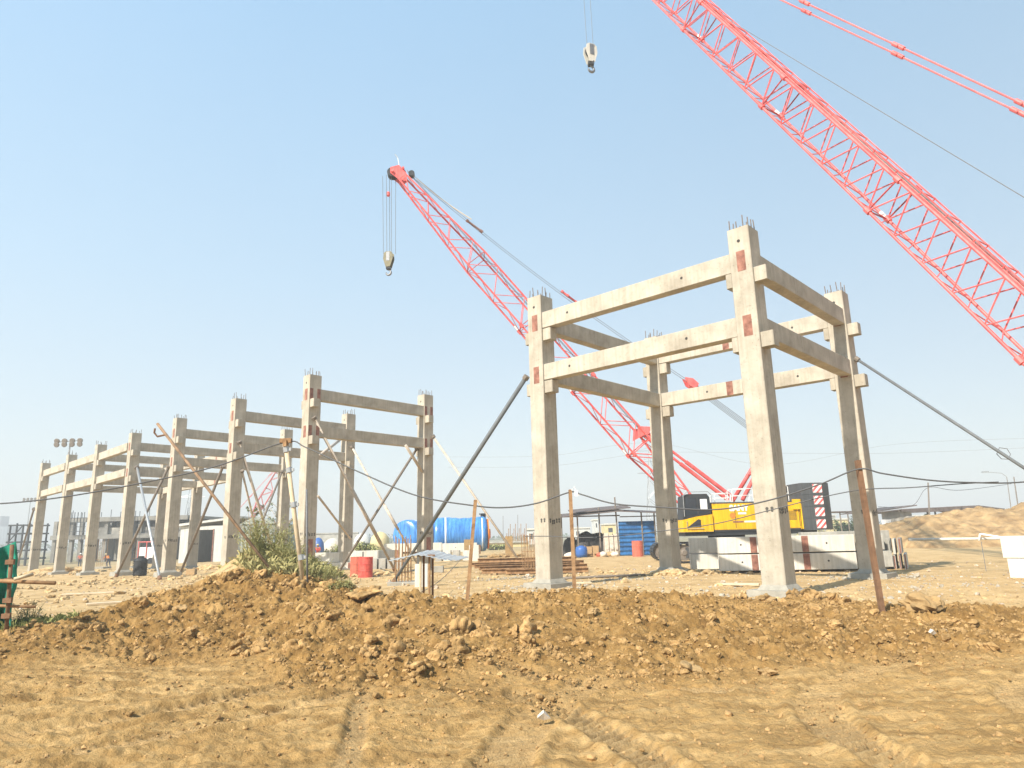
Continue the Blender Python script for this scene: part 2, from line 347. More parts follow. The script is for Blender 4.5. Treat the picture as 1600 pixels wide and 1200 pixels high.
def ground_mat():
    m = bpy.data.materials.new('ground_soil'); m.use_nodes = True; t = m.node_tree; b = t.nodes['Principled BSDF']; N = t.nodes.new; Lk = t.links.new
    b.inputs['Roughness'].default_value = .96; b.inputs['Specular IOR Level'].default_value = .15
    tc = N('ShaderNodeTexCoord')
    def nz(sc, det=6, ro=.6, vec=None):
        n = N('ShaderNodeTexNoise'); n.inputs['Scale'].default_value = sc; n.inputs['Detail'].default_value = det; n.inputs['Roughness'].default_value = ro
        Lk(vec or tc.outputs['Object'], n.inputs['Vector']); return n.outputs[0]
    def ramp(src, stops):
        r = N('ShaderNodeValToRGB'); e = r.color_ramp.elements; e[0].position, e[0].color = stops[0][0], (*stops[0][1], 1); e[1].position, e[1].color = stops[-1][0], (*stops[-1][1], 1)
        for p, c in stops[1:-1]: x = e.new(p); x.color = (*c, 1)
        Lk(src, r.inputs[0]); return r.outputs[0]
    def mix(f, a, c, bt='MIX'):
        x = N('ShaderNodeMix'); x.data_type = 'RGBA'; x.blend_type = bt
        if isinstance(f, float): x.inputs[0].default_value = f
        else: Lk(f, x.inputs[0])
        Lk(a, x.inputs[6]); Lk(c, x.inputs[7]); return x.outputs[2]
    A = N('ShaderNodeAttribute'); A.attribute_name = 'turned'; T = N('ShaderNodeAttribute'); T.attribute_name = 'track'
    site_c = ramp(nz(.8, 9, .68), [(.3, (.36, .235, .105)), (.5, (.49, .34, .165)), (.72, (.60, .44, .235))])
    turn_c = ramp(nz(2.2, 9, .7), [(.3, (.14, .077, .025)), (.5, (.272, .158, .052)), (.72, (.46, .288, .114))])
    # floor of the cut: ochre soil, streaks of dry pale crust
    mp = N('ShaderNodeMapping'); mp.inputs['Rotation'].default_value = (0, 0, -.66); mp.inputs['Scale'].default_value = (.45, 3.4, 1); Lk(tc.outputs['Object'], mp.inputs[0])
    cut_c = ramp(nz(1.3, 9, .68, mp.outputs[0]), [(.32, (.215, .124, .043)), (.48, (.37, .228, .085)), (.65, (.58, .388, .172))])
    cut2 = ramp(nz(3.5, 8, .7), [(.36, (.24, .14, .05)), (.64, (.53, .352, .148))])
    cut_c = mix(.3, cut_c, cut2)
    sx = N('ShaderNodeSeparateXYZ'); Lk(tc.outputs['Object'], sx.inputs[0])
    mr = N('ShaderNodeMapRange'); mr.inputs[1].default_value = 12; mr.inputs[2].default_value = 16; Lk(sx.outputs[1], mr.inputs[0])
    c = mix(mr.outputs[0], cut_c, site_c)
    c = mix(A.outputs['Fac'], c, turn_c)
    pale = ramp(nz(6, 3, .5), [(.35, (.95, .95, .95)), (.65, (1.12, 1.1, 1.08))])
    trk = ramp(nz(5, 4), [(.3, (.36, .245, .12)), (.7, (.46, .33, .17))])
    mt = N('ShaderNodeMath'); mt.operation = 'MULTIPLY'; mt.inputs[1].default_value = .55; Lk(T.outputs['Fac'], mt.inputs[0])
    c = mix(mt.outputs[0], c, trk); c = mix(1.0, c, pale, 'MULTIPLY')
    # far away the plain is greener scrub
    mr2 = N('ShaderNodeMapRange'); mr2.inputs[1].default_value = 75; mr2.inputs[2].default_value = 130; Lk(sx.outputs[1], mr2.inputs[0])
    far = ramp(nz(.06, 6), [(.35, (.17, .17, .09)), (.6, (.36, .29, .17))])
    c = mix(mr2.outputs[0], c, far)
    Lk(c, b.inputs['Base Color'])
    b1 = N('ShaderNodeBump'); b1.inputs['Strength'].default_value = .9; b1.inputs['Distance'].default_value = .05; Lk(nz(16, 8, .7), b1.inputs['Height'])
    vo = N('ShaderNodeTexVoronoi'); vo.inputs['Scale'].default_value = 30; Lk(tc.outputs['Object'], vo.inputs['Vector'])
    b2 = N('ShaderNodeBump'); b2.inputs['Strength'].default_value = .35; b2.inputs['Distance'].default_value = .015; Lk(vo.outputs['Distance'], b2.inputs['Height']); Lk(b1.outputs[0], b2.inputs['Normal'])
    b3 = N('ShaderNodeBump'); b3.inputs['Strength'].default_value = .6; b3.inputs['Distance'].default_value = .012; Lk(nz(60, 4, .6), b3.inputs['Height']); Lk(b2.outputs[0], b3.inputs['Normal'])
    b4 = N('ShaderNodeBump'); b4.inputs['Strength'].default_value = .5; b4.inputs['Distance'].default_value = .04; Lk(nz(5, 6, .6, mp.outputs[0]), b4.inputs['Height']); Lk(b3.outputs[0], b4.inputs['Normal'])
    Lk(b4.outputs[0], b.inputs['Normal']); return m
me.materials.append(ground_mat())
def gh(x, y): return float(gbase(x, y) + detail(np.array(x, float), np.array(y, float))[0])
def gp(px, py_or_none, Yd):
    """ground point under photo column px at distance Yd"""
    p = at(px, 850, Yd)
    for _ in range(4):
        z = float(site(p.x, Yd)) if Yd > 24 else gh(p.x, Yd)
        # photo row of that height
        d = Vector((p.x, Yd, z - HC)); den = d.dot(F_); row = 600 - FPX * d.dot(U_) / den
        p = at(px, row, Yd)
    return Vector((p.x, Yd, z))

# ------------------------------------------------------------------ loose soil, gravel and stones
def ico(sub):
    t = (1 + 5 ** .5) / 2; v = [(-1, t, 0), (1, t, 0), (-1, -t, 0), (1, -t, 0), (0, -1, t), (0, 1, t), (0, -1, -t), (0, 1, -t), (t, 0, -1), (t, 0, 1), (-t, 0, -1), (-t, 0, 1)]
    f = [(0, 11, 5), (0, 5, 1), (0, 1, 7), (0, 7, 10), (0, 10, 11), (1, 5, 9), (5, 11, 4), (11, 10, 2), (10, 7, 6), (7, 1, 8), (3, 9, 4), (3, 4, 2), (3, 2, 6), (3, 6, 8), (3, 8, 9), (4, 9, 5), (2, 4, 11), (6, 2, 10), (8, 6, 7), (9, 8, 1)]
    v = [np.array(p) / np.linalg.norm(p) for p in v]
    for _ in range(sub):
        c = {}; nf = []
        def mid(a, b):
            k = (min(a, b), max(a, b))
            if k not in c: p = v[a] + v[b]; v.append(p / np.linalg.norm(p)); c[k] = len(v) - 1
            return c[k]
        for a, b, d in f:
            ab, bd, da = mid(a, b), mid(b, d), mid(d, a); nf += [(a, ab, da), (b, bd, ab), (d, da, bd), (ab, bd, da)]
        f = nf
    return np.array(v), np.array(f)
ICO = {k: ico(k) for k in (0, 1, 2, 3)}
rng = np.random.default_rng(7)
def lump(sub, size, seed, k=.42, sq=.75):
    v, f = ICO[sub]; s = seed * 3.7
    n = noise(v[:, 0] * 1.3 + s, v[:, 1] * 1.3 + v[:, 2] * 1.7 + s, int(seed)) * 1.2 + noise(v[:, 0] * 3 + v[:, 2] * 2.2 - s, v[:, 1] * 3 + s, int(seed) + 5) * .7
    a = rng.uniform(0, 2 * math.pi); c, d = math.cos(a), math.sin(a)
    p = v * (1 + k * 1.6 * n)[:, None] * np.array([1, rng.uniform(.6, 1), sq]) * size
    return np.stack([p[:, 0] * c - p[:, 1] * d, p[:, 0] * d + p[:, 1] * c, p[:, 2]], -1), f
def scatter(name, xy, sizes, sub, m, label=None, cat=None, sq=.75, sink=.25):
    V = []; Fs = []; n = 0
    zz = gbase(xy[:, 0], xy[:, 1]) + detail(xy[:, 0], xy[:, 1])[0]
    for i, (p, s) in enumerate(zip(xy, sizes)):
        sb = sub if s < .07 else min(sub + 1, 3)
        v, f = lump(sb, s, i % 977, sq=sq); V.append(v + np.array([p[0], p[1], zz[i] + s * sink])); Fs.append(f + n); n += len(v)
    V = np.concatenate(V); Fs = np.concatenate(Fs)
    me = bpy.data.meshes.new(name); me.vertices.add(len(V)); me.vertices.foreach_set('co', V.astype(np.float32).ravel())
    me.loops.add(Fs.size); me.loops.foreach_set('vertex_index', Fs.ravel().astype(np.int32)); me.polygons.add(len(Fs))
    me.polygons.foreach_set('loop_start', np.arange(0, Fs.size, 3, dtype=np.int32)); me.polygons.foreach_set('loop_total', np.full(len(Fs), 3, np.int32)); me.polygons.foreach_set('use_smooth', np.zeros(len(Fs), bool)); me.update(calc_edges=True)
    me.materials.append(m); o = bpy.data.objects.new(name, me); col.objects.link(o); tag(o, label, cat, kind='stuff'); return o
N0 = 60000
xy = np.stack([rng.uniform(-12, 14, N0), rng.uniform(6, 17.5, N0)], -1)
mk = rough(xy[:, 0], xy[:, 1]); cl = fbm(xy[:, 0] * .5, xy[:, 1] * .5, 3, 90) + .5
keep = rng.random(N0) < (mk * (.25 + .75 * np.clip(cl, 0, 1)) + .06)
xy = xy[keep]; sz = np.clip(rng.lognormal(-4.2, .62, len(xy)), .006, .12) * (.55 + .45 * rough(xy[:, 0], xy[:, 1]))
scatter('soil_clods', xy, sz, 1, M['clod'], 'brown broken clods of dug soil strewn over the bank', 'soil')
N2_ = 14000
xy = np.stack([rng.uniform(-9, 9, N2_), rng.uniform(4.8, 11.5, N2_)], -1); k_ = rng.random(N2_) < .15 + .85 * np.clip(fbm(xy[:, 0] * .9, xy[:, 1] * .9, 3, 95) * 2.2, 0, 1); xy = xy[k_]
scatter('soil_crumbs', xy, np.clip(rng.lognormal(-4.6, .5, len(xy)), .004, .05), 0, M['crumb'], 'small crumbs of ochre soil over the floor of the cut', 'soil')
big = []
for px, Yd, s in [(400, 12.6, .13), (415, 11.9, .15), (465, 11.4, .13), (560, 12.9, .14), (590, 11.3, .15), (725, 11.6, .20), (742, 11.3, .16), (755, 11.9, .15), (700, 10.9, .10), (810, 11.8, .15), (830, 11.2, .12), (1010, 12.3, .10), (660, 10.6, .10), (610, 10.5, .12), (335, 15.4, .14), (395, 15.6, .13), (500, 15.3, .2), (470, 15.6, .14), (130, 13.2, .12), (70, 13, .11), (200, 13.9, .12), (850, 10.7, .09), (545, 11.0, .10), (1290, 15.4, .16), (1310, 15.2, .14), (1255, 15.6, .2), (640, 12.1, .14), (500, 13.3, .13), (540, 10.6, .09), (930, 11.4, .09), (1050, 11.3, .08)]:
    p = gp(px, None, Yd)
    for j in range(4): big.append((p.x + rng.normal(0, .22), Yd + rng.normal(0, .22), s * (1 if j == 0 else rng.uniform(.3, .75))))
big = np.array(big)
scatter('large_soil_lumps', big[:, :2], big[:, 2], 2, M['clod'], 'large dark lumps of heavy soil along the bank', 'soil', sq=.85, sink=.2)
# pale crushed stone round the footings and on the yard
A_ = Vector((math.cos(R(-42.897)), math.sin(R(-42.897)), 0)); B_ = Vector((-A_.y, A_.x, 0)); N2 = Vector((7.042, 18.753, 0))
def ab(a, b, z=0.): p = N2 + A_ * a + B_ * b; return Vector((p.x, p.y, z))
gr = []
for (a, b, s, n) in [(-8.4, .3, 1.0, 300), (-8.4, 8.4, .9, 260), (-.3, 8.4, 1.1, 360), (-.3, .3, .7, 160), (-8.2, 4.5, .9, 160), (-24.5, 8.2, .7, 60)]:
    c = ab(a, b)
    for _ in range(n): gr.append((c.x + rng.normal(0, s), c.y + rng.normal(0, s * .6), np.clip(rng.lognormal(-3.6, .5), .012, .10)))
for px, Yd, n, s in [(630, 21, 420, .9), (810, 30, 200, 1.1), (830, 21.5, 160, 1.0), (1450, 21, 120, 1.6), (1000, 22, 100, 2.), (1350, 17, 60, 1.5)]:
    c = at(px, 900, Yd)
    for _ in range(n): gr.append((c.x + rng.normal(0, s), Yd + rng.normal(0, s * .5), np.clip(rng.lognormal(-3.6, .5), .012, .09)))
gr = np.array(gr); scatter('crushed_stone', gr[:, :2], gr[:, 2], 0, M['gravel'], 'pale crushed stone scattered round the column footings', 'gravel')
N1 = 3000
xy = np.stack([rng.uniform(-22, 22, N1), rng.uniform(15.5, 40, N1)], -1)
scatter('yard_pebbles', xy, np.clip(rng.lognormal(-3.9, .6, N1), .01, .12), 0, mat('pebble', (.34, .25, .16), .95, .4, 3, c2=(.5, .42, .33)), 'small stones lying over the bare yard', 'gravel')
db = []
for px, Yd, n, sx, sy, s in [(120, 40, 260, 5, 5, -2.6), (230, 28, 300, 3.5, 4, -2.9), (60, 60, 200, 8, 6, -2.1), (300, 42, 120, 3, 3, -2.6), (600, 33, 200, 3, 4, -3.0), (1000, 31, 160, 3, 2, -2.7), (1060, 30, 160, .8, .5, -2.5), (1300, 19, 120, 2.5, 1, -3.1), (860, 21, 160, 2, 1, -3.0), (1500, 26, 90, 4, 4, -3.2), (560, 38, 120, 1.2, .8, -2.7)]:
    c = at(px, 880, Yd)
    for _ in range(n): db.append((c.x + rng.normal(0, sx), Yd + rng.normal(0, sy), float(np.clip(rng.lognormal(s, .5), .02, .28))))
db = np.array(db); db = db[db[:, 1] > 15.8]; scatter('yard_rubble', db[:, :2], db[:, 2], 1, M['yardclod'], 'lumps of dry tan earth and rubble spread over the yard', 'rubble', sq=.55, sink=.15)
def stone(px, Yd, s, label, m='rock', name='stone', sq=.6, dz=.2):
    p = gp(px, None, Yd); v, f = lump(3, s, px % 97 + 3, .5, sq); v = v * (1 + .09 * noise(v[:, 0] * 9 / s * .3, v[:, 1] * 9 / s * .3 + v[:, 2] * 7 / s * .3, 77))[:, None]; mb = MB(); mb.add([tuple(q) for q in v], [tuple(int(i) for i in g) for g in f])
    o = mb.build(name, M[m], None, False); o.location = (p.x, Yd, p.z + s * dz); tag(o, label, 'rock')
stone(1440, 13.6, .30, 'large pale yellow rock sunk in the soil near the tall steel stake at right', sq=.55)
stone(1075, 10.2, .19, 'flat brown slab of stone lying below the bank, the biggest in the cut')
stone(1198, 9.9, .11, 'small smooth tan stone just right of the flat brown slab')
stone(1195, 15.3, .22, 'ochre stone at the left foot of the nearest tower column')
stone(1320, 15.1, .16, 'squat brown clod of rock standing on the bank near the right tower footing', 'clod')
stone(925, 12.8, .09, 'small yellow stone on the bank below the orange steel stake')
stone(575, 14.0, .28, 'wide flat rock at the right end of the weed patch', 'clod', sq=.4)
stone(283, 14.2, .18, 'pale angular rock on the left end of the bank')
# bits of white litter
for i, (px, Yd, lab) in enumerate([(850, 7.6, 'torn pale strip of paper lying on the floor of the cut'), (1458, 11.9, 'white scrap of plaster on the right of the bank'), (1478, 12.2, 'second smaller white scrap of plaster on the right of the bank')]):
    p = gp(px, None, Yd); mb = MB(); w_ = [.07, .055, .045][i]
    mb.add([p + Vector((-w_, -.03, .05)), p + Vector((0, -.05, .10)), p + Vector((w_, -.02, .04)), p + Vector((w_ * .8, .05, .05)), p + Vector((0, .05, .11)), p + Vector((-w_ * .9, .04, .06)), p + Vector((0, 0, .02))], [(0, 1, 4, 5), (1, 2, 3, 4), (0, 6, 1), (1, 6, 2), (2, 6, 3), (3, 6, 4), (4, 6, 5), (5, 6, 0)])
    solo(mb, 'scrap', M['bag'], lab, 'litter')

# ------------------------------------------------------------------ precast columns and beams
WA, WB, HH = .66, .717, 10.34
Z1T, Z1B, Z2T, Z2B = 9.62, 9.01, 7.64, 7.05      # beam levels above the footing top
rb_mesh = {}
def rebar_mesh(h, lean):
    k = (h, lean)
    if k not in rb_mesh:
        m = MB(); m.tube((0, 0, -.05), (lean, lean * .5, h), .016, 6)
        o = m.build('rebar', M['rebar']); rb_mesh[k] = o.data; bpy.data.objects.remove(o)
    return rb_mesh[k]
def column(a, b, z0, label, group, patches=True, nreb=10, foot=True, redbase=False, sidepatch=False):
    P = ab(a, b, z0); t = root('concrete_column', (P.x, P.y, z0 - .15), label, 'concrete column', group)
    mb = MB(); mb.cbox(P - A_ * WA - Vector((0, 0, .02)), A_ * WA, B_ * WB, (0, 0, HH + .02), .02); mb.build('shaft', M['conc'], t)
    for zb in (Z1B, Z2B):
        for s in (0, 1):
            mb = MB(); o = P + B_ * .05 + Vector((0, 0, zb - .44)) + (A_ * .001 if s == 0 else -A_ * (WA + .001 + .2))
            mb.cbox(o, A_ * (.37 if s == 0 else .2), B_ * .38, (0, 0, .435), .02); mb.build('corbel', M['conc'], t)
    if foot:
        mb = MB(); rnd = random.Random(int(a * 7 + b * 3)); c0 = P - A_ * WA
        pr = [(-.30, -.30), (WA + .30, -.33), (WA + .27, WB + .3), (-.33, WB + .27)]
        top = [c0 + A_ * u + B_ * v + Vector((0, 0, -.01 + rnd.uniform(-.02, .02))) for u, v in pr]
        bot = [p + (p - (c0 + A_ * WA / 2 + B_ * WB / 2)) * .10 - Vector((0, 0, .75)) for p in top]
        mb.add(bot + top, [(0, 3, 2, 1), (4, 5, 6, 7), (0, 1, 5, 4), (1, 2, 6, 5), (2, 3, 7, 6), (3, 0, 4, 7)])
        # sloping fillet of grout round the shaft
        f0 = [c0 + A_ * u + B_ * v for u, v in [(-.10, -.10), (WA + .10, -.10), (WA + .10, WB + .10), (-.10, WB + .10)]]
        f1 = [c0 + A_ * u + B_ * v + Vector((0, 0, .13)) for u, v in [(-.004, -.004), (WA + .004, -.004), (WA + .004, WB + .004), (-.004, WB + .004)]]
        mb.add(f0 + f1, [(0, 1, 5, 4), (1, 2, 6, 5), (2, 3, 7, 6), (3, 0, 4, 7)])
        mb.build('footing', M['ped'], t)
    if patches:
        for z in (Z1T + .02, Z2T + .02):
            mb = MB(); mb.obox(P - A_ * .44 - B_ * .006 + Vector((0, 0, z - .66)), A_ * .26, B_ * .009, (0, 0, .62)); mb.build('steel_plate', M['red_ox'], t)
            if sidepatch:
                for u in (.03, .47):
                    mb = MB(); mb.obox(P + B_ * u - A_ * .003 + Vector((0, 0, z - .62)), A_ * .009, B_ * .2, (0, 0, .58)); mb.build('steel_plate', M['red_ox'], t)
    if redbase:
        mb = MB(); mb.obox(P + B_ * .2 - A_ * .003 + Vector((0, 0, .85)), A_ * .009, B_ * .34, (0, 0, .95)); mb.build('steel_plate', M['red_ox'], t)
    mb = MB(); o = P - A_ * .33 - B_ * .004 + Vector((0, 0, HH - .42)); mb.tube(o, o + B_ * .006, .05, 12); mb.build('bolt_hole', M['hole'], t)
    mb = MB(); rnd = random.Random(int(a * 13 + b))
    for u in (.16, .30): o = P - A_ * u - B_ * .003 + Vector((0, 0, 2.1 + rnd.uniform(-.04, .04))); mb.lathe(o, -B_, [(-.001, .045), (.001, .045)], 8); mb.lathe(o - Vector((0, 0, .07)), -B_, [(-.001, .035), (.001, .035)], 8)
    for u in (.12, .24, .33, .47, .60): o = P + B_ * u + A_ * .003 + Vector((0, 0, 2.1 + rnd.uniform(-.05, .05))); mb.lathe(o, A_, [(-.001, .045), (.001, .045)], 8); mb.lathe(o - Vector((0, 0, .08)), A_, [(-.001, .04), (.001, .04)], 8)
    mb.build('paint_mark', M['mark'], t)
    rnd = random.Random(int(a * 5 + b * 11)); k = 0
    for i in range(nreb):
        f = i / nreb * 4; s, u = int(f), f - int(f)
        q = [(u, 0), (1, u), (1 - u, 1), (0, 1 - u)][s]
        pt = P - A_ * (WA - .07) + A_ * q[0] * (WA - .14) + B_ * (.07 + q[1] * (WB - .14)) + Vector((0, 0, HH))
        ob = bpy.data.objects.new('rebar', rebar_mesh(rnd.choice((.24, .32, .38)), rnd.choice((-.03, 0, .03)))); col.objects.link(ob)
        ob.parent = t; ob.location = MW[t.name] @ pt
    return t
def beam_a(a0, a1, b, z0a, z0b, zt, zb, label, group, holes=(), patch=None):
    """beam along A from the column at a0 (its +A face) to the column at a1 (its -A face)"""
    P = ab(a0 + .012, b + .045, z0a + zb); Q = ab(a1 - WA - .012, b + .045, z0b + zb); d = Q - P
    t = root('concrete_beam', P, label, 'concrete beam', group)
    mb = MB(); mb.cbox(P, d, B_ * .40, (0, 0, zt - zb), .015); mb.build('shaft', M['conc'], t)
    for u in holes:
        mb = MB(); o = P + d * u - B_ * .003 + Vector((0, 0, (zt - zb) * .52)); mb.tube(o, o + B_ * .005, .045, 12); mb.build('bolt_hole', M['hole'], t)
    if patch: mb = MB(); mb.obox(P + d * patch - B_ * .005 + Vector((0, 0, .005)), d.normalized() * .28, B_ * .008, (0, 0, zt - zb - .01)); mb.build('steel_plate', M['red_ox'], t)
    return t
def beam_b(b0, b1, a, z0a, z0b, zt, zb, label, group):
    P = ab(a - .045, b0 + WB + .012, z0a + zb); Q = ab(a - .045, b1 - .012, z0b + zb); d = Q - P
    t = root('concrete_beam', P, label, 'concrete beam', group)
    mb = MB(); mb.cbox(P - A_ * .40, A_ * .40, d, (0, 0, zt - zb), .015); mb.build('shaft', M['conc'], t)
    mb = MB()
    for u in (.12, .14, .5, .86, .88): o = P + d * u + Vector((0, 0, zt - zb)); mb.tube(o - A_ * .2, o - A_ * .2 + Vector((0, 0, .06)), .012, 6)
    mb.build('lifting_stub', M['rebar'], t)
    return t
L_ = 8.071
TZ = .15
column(0, 0, TZ, 'nearest and tallest looking column of the right tower frame, bright left face, two red plates', 'columns of the near tower')
column(-L_, 0, TZ - .03, 'left column of the right tower frame, standing just right of the thick grey prop', 'columns of the near tower')
column(0, L_, TZ, 'right column of the right tower frame, with a prop going off to the right', 'columns of the near tower')
column(-L_, L_, TZ - .02, 'rear column of the right tower frame, standing beside the yellow crane cab', 'columns of the near tower', patches=False)
for zt, zb, nm in ((Z1T, Z1B, 'upper'), (Z2T, Z2B, 'lower')):
    beam_a(-L_, 0, 0, TZ, TZ, zt, zb, f'{nm} bright beam across the front left side of the right tower frame', 'beams of the near tower', (.16, .78))
    beam_a(-L_, 0, L_, TZ, TZ, zt, zb, f'{nm} beam across the back of the right tower frame, with a red patch', 'beams of the near tower', (.30, .82), .42)
    beam_b(0, L_, 0, TZ, TZ, zt, zb, f'{nm} shaded beam on the right side of the right tower frame', 'beams of the near tower')
    beam_b(0, L_, -L_, TZ, TZ, zt, zb, f'{nm} shaded beam on the left side of the right tower frame, reaching the rear column', 'beams of the near tower')
# the long row: seven frames, front column (L) and back column (R)
LA = [-24.3, -32.6, -41.2, -49.3, -56.5, -64.3, -71.9]; LBo = [.12, .02, -.08, -.22, -.45, -.52, -.75]
LZ = [.02, .0, -.05, -.14, -.28, -.37, -.47]; RZ = [-.02, -.07, -.12, -.2, -.3, -.4, -.5]
RA = [-24.3, -32.55, -41.0, -49.2, -56.8, -64.6, -72.2]; RB = [7.92, 7.90, 7.9, 7.9, 7.9, 7.8, 7.7]
nth = ['first', 'second', 'third', 'fourth', 'fifth', 'sixth', 'seventh']
for i in range(7):
    fl = f'{nth[i]} front column of the long row counted from the right' + [', tallest of it, red plates on both faces', ', left of the one with red plates', ', behind the long slanting pole', ', black water tank beside its foot', ', holding up the ends of two bright beams', ', under the floodlight mast', ', at the far left end of the row'][i]
    column(LA[i], LBo[i], LZ[i], fl, 'front columns of the long row', nreb=[10, 8, 8, 6, 6, 6, 6][i], sidepatch=i == 0, redbase=i == 0, patches=i < 4)
    if i < 6:
        rl = f'{nth[i]} back column of the long row counted from the right' + [', before the blue tanks', ', red drum by its foot', ', seen just left of the tallest front column', ', half hidden behind a front column', ', before the white shed', ', left of the white shed'][i]
        column(RA[i], RB[i], RZ[i], rl, 'back columns of the long row', nreb=[10, 8, 6, 4, 4, 4][i], patches=False, redbase=i == 0)
    if i == 0:
        for z in (Z1T, Z2T):
            for u in (.03, .47):
                P = ab(RA[0], RB[0] + u, RZ[0] + z - .6); mb = MB(); mb.obox(P - A_ * .003, A_ * .009, B_ * .2, (0, 0, .58))
                mb.build('steel_plate', M['red_ox'], bpy.data.objects[[o.name for o in col.objects if o.get('label', '').startswith('first back column')][0]])
    if i < 6:
        for zt, zb, nm in ((Z1T, Z1B, 'upper'), (Z2T, Z2B, 'lower')):
            bb = beam_b(LBo[i], RB[i], LA[i], LZ[i], RZ[i], zt, zb, f'{nm} shaded cross beam running back from the {nth[i]} front column from the right in the long row', 'cross beams of the long row')
for i in (3, 4, 5):
    for zt, zb, nm in ((Z1T, Z1B, 'upper'), (Z2T, Z2B, 'lower')):
        beam_a(LA[i + 1], LA[i], (LBo[i] + LBo[i + 1]) / 2, LZ[i + 1], LZ[i], zt, zb, f'{nm} bright beam between the {nth[i]} and {nth[i+1]} front columns from the right in the long row', 'bright beams of the long row')
for i in (3, 4):
    for zt, zb, nm in ((Z1T, Z1B, 'upper'), (Z2T, Z2B, 'lower')):
        beam_a(RA[i + 1], RA[i], (RB[i] + RB[i + 1]) / 2, RZ[i + 1], RZ[i], zt, zb, f'{nm} back beam between the {nth[i]} and {nth[i+1]} back columns from the right in the long row', 'rear beams of the long row', patch=.55)

# ------------------------------------------------------------------ raking props
def prop(p, q, r, m, label, shoe=True, sleeve=None, group='raking props of the long row', name='raking_prop', hook=False):
    p, q = Vector(p), Vector(q); t = root(name, q, label, 'prop', group)
    d = (q - p); mb = MB(); mb.tube(p, q, r, 12); mb.build('tube', M[m], t, True)
    if sleeve:
        mb = MB(); mb.tube(p + d * sleeve[0], p + d * sleeve[1], r * 1.35, 12); mb.build('sleeve', M[m], t, True)
    if shoe:
        mb = MB(); u = d.normalized(); mb.tube(p - u * .02, p + u * .14, r * 1.9, 8); mb.build('head', M['prop_dk'], t)
        mb = MB(); mb.tube(q - u * .3, q + u * .03, r * 1.5, 10); mb.lathe(q + Vector((0, 0, -.02)), (0, 0, 1), [(0, .16), (.04, .16)], 12); mb.build('foot', M['rust_dk'], t)
    if hook:
        mb = MB(); u = d.normalized(); c = p + u * .45; s = R_ * -1
        mb.path([c, c + s * .22 + U_ * -.05, c + s * .3 + U_ * .05, c + s * .28 + U_ * .16], .025, 6); mb.build('hook', M['rust_dk'], t)
    return t
def gy(px, row):
    """ground point seen at photo pixel (px,row) on the yard behind the bank"""
    Yd = 30.
    for _ in range(30):
        z = float(site(at(px, row, Yd).x, Yd)); r = ray(px, row); Yd = (z - HC) / r.z * r.y
    p = at(px, row, Yd); return p
def on_a(px, row, a, off=.03):
    """point of the vertical plane (a+off, *, *) seen at a photo pixel: the +A face of a column"""
    r = ray(px, row); o = Vector((0, 0, HC)); n = A_; k = (ab(a + off, 0) - o).dot(n) / r.dot(n); return o + r * k
def on_b(px, row, b, off=-.03):
    r = ray(px, row); o = Vector((0, 0, HC)); n = B_; k = (ab(0, b + off) - o).dot(n) / r.dot(n); return o + r * k
prop(on_a(490, 652, LA[0]), gy(618, 893), .075, 'prop', 'pale tan prop running down right from the tallest front column towards the rebar bundle', sleeve=(.45, .8))
prop(on_a(549, 697, RA[1]), gy(655, 886), .07, 'prop', 'pale prop running down right from the second back column towards the blue tank', sleeve=(.5, .7))
prop(on_a(676, 681, RA[0]), gy(818, 886), .07, 'prop', 'grey prop running down right from the first back column over the big blue tank')
prop(on_b(652, 700, RB[0] - .1), gy(527, 897), .075, 'prop_dk', 'dark prop from the first back column down left to beside the red drum')
prop(on_a(373, 690, LA[1]), gy(437, 895), .085, 'prop', 'thicker of the two pale props on the second front column')
prop(on_a(378, 735, LA[1], .03), gy(415, 893), .06, 'prop', 'thinner pale prop on the second front column, starting lower down')
prop(on_b(441, 736, RB[2] - .1), gy(378, 895), .075, 'prop_dk', 'dark prop running down left from the third back column past the weeds')
prop(on_b(349, 727, LBo[1]), gy(281, 898), .085, 'prop_dk', 'dark prop running down left from the second front column to the foot of the third')
prop(on_b(264, 728, LBo[2]), gy(181, 902), .085, 'prop_dk', 'dark prop running down left from the third front column across the fourth')
prop(on_a(214, 730, LA[3]), gy(250, 906), .085, 'galv', 'silver prop running down right from the fourth front column')
prop(on_b(53, 795, LBo[6]), gy(24, 893), .085, 'prop_dk', 'dark prop at the far left end of the long row')
prop(on_a(497, 775, LA[0], .03), at(548, 842, 44), .06, 'prop', 'short thin prop low on the tallest front column, seen behind the thin upright rod', shoe=False)
prop(at(634, 696, 39.6), on_b(659, 736, RB[0]), .09, 'prop', 'short knee brace under the beam beside the first back column', shoe=False, name='knee_brace')
prop(at(530, 688, 43), at(494, 716, 36.7), .09, 'prop', 'short knee brace on the tallest front column under the lower beam', shoe=False, name='knee_brace')
prop(on_b(823, 588, 0, -.02), gy(612, 914), .062, 'prop_grey', 'thick grey prop running down left from the left column of the right tower frame', group='raking props of the near tower', sleeve=(0, .78))
_p = on_a(1337, 560, 0, .05); prop(_p, _p + (at(1600, 731, 21.5) - _p) * 1.55, .05, 'prop_grey', 'thick grey prop running off right from the right column of the tower frame', group='raking props of the near tower')
mb = MB(); c = at(1568, 709, 22.2)
mb.path([c + Vector((-.22, 0, 0)), c + Vector((-.1, 0, .2)), c + Vector((.14, 0, .16)), c + Vector((.22, 0, -.02)), c + Vector((.12, 0, -.18)), c + Vector((-.1, 0, -.16)), c + Vector((-.22, 0, 0))], .012, 5)
solo(mb, 'wire_loop', M['rope'], 'bent wire loop hanging round the grey prop at the right', 'wire')
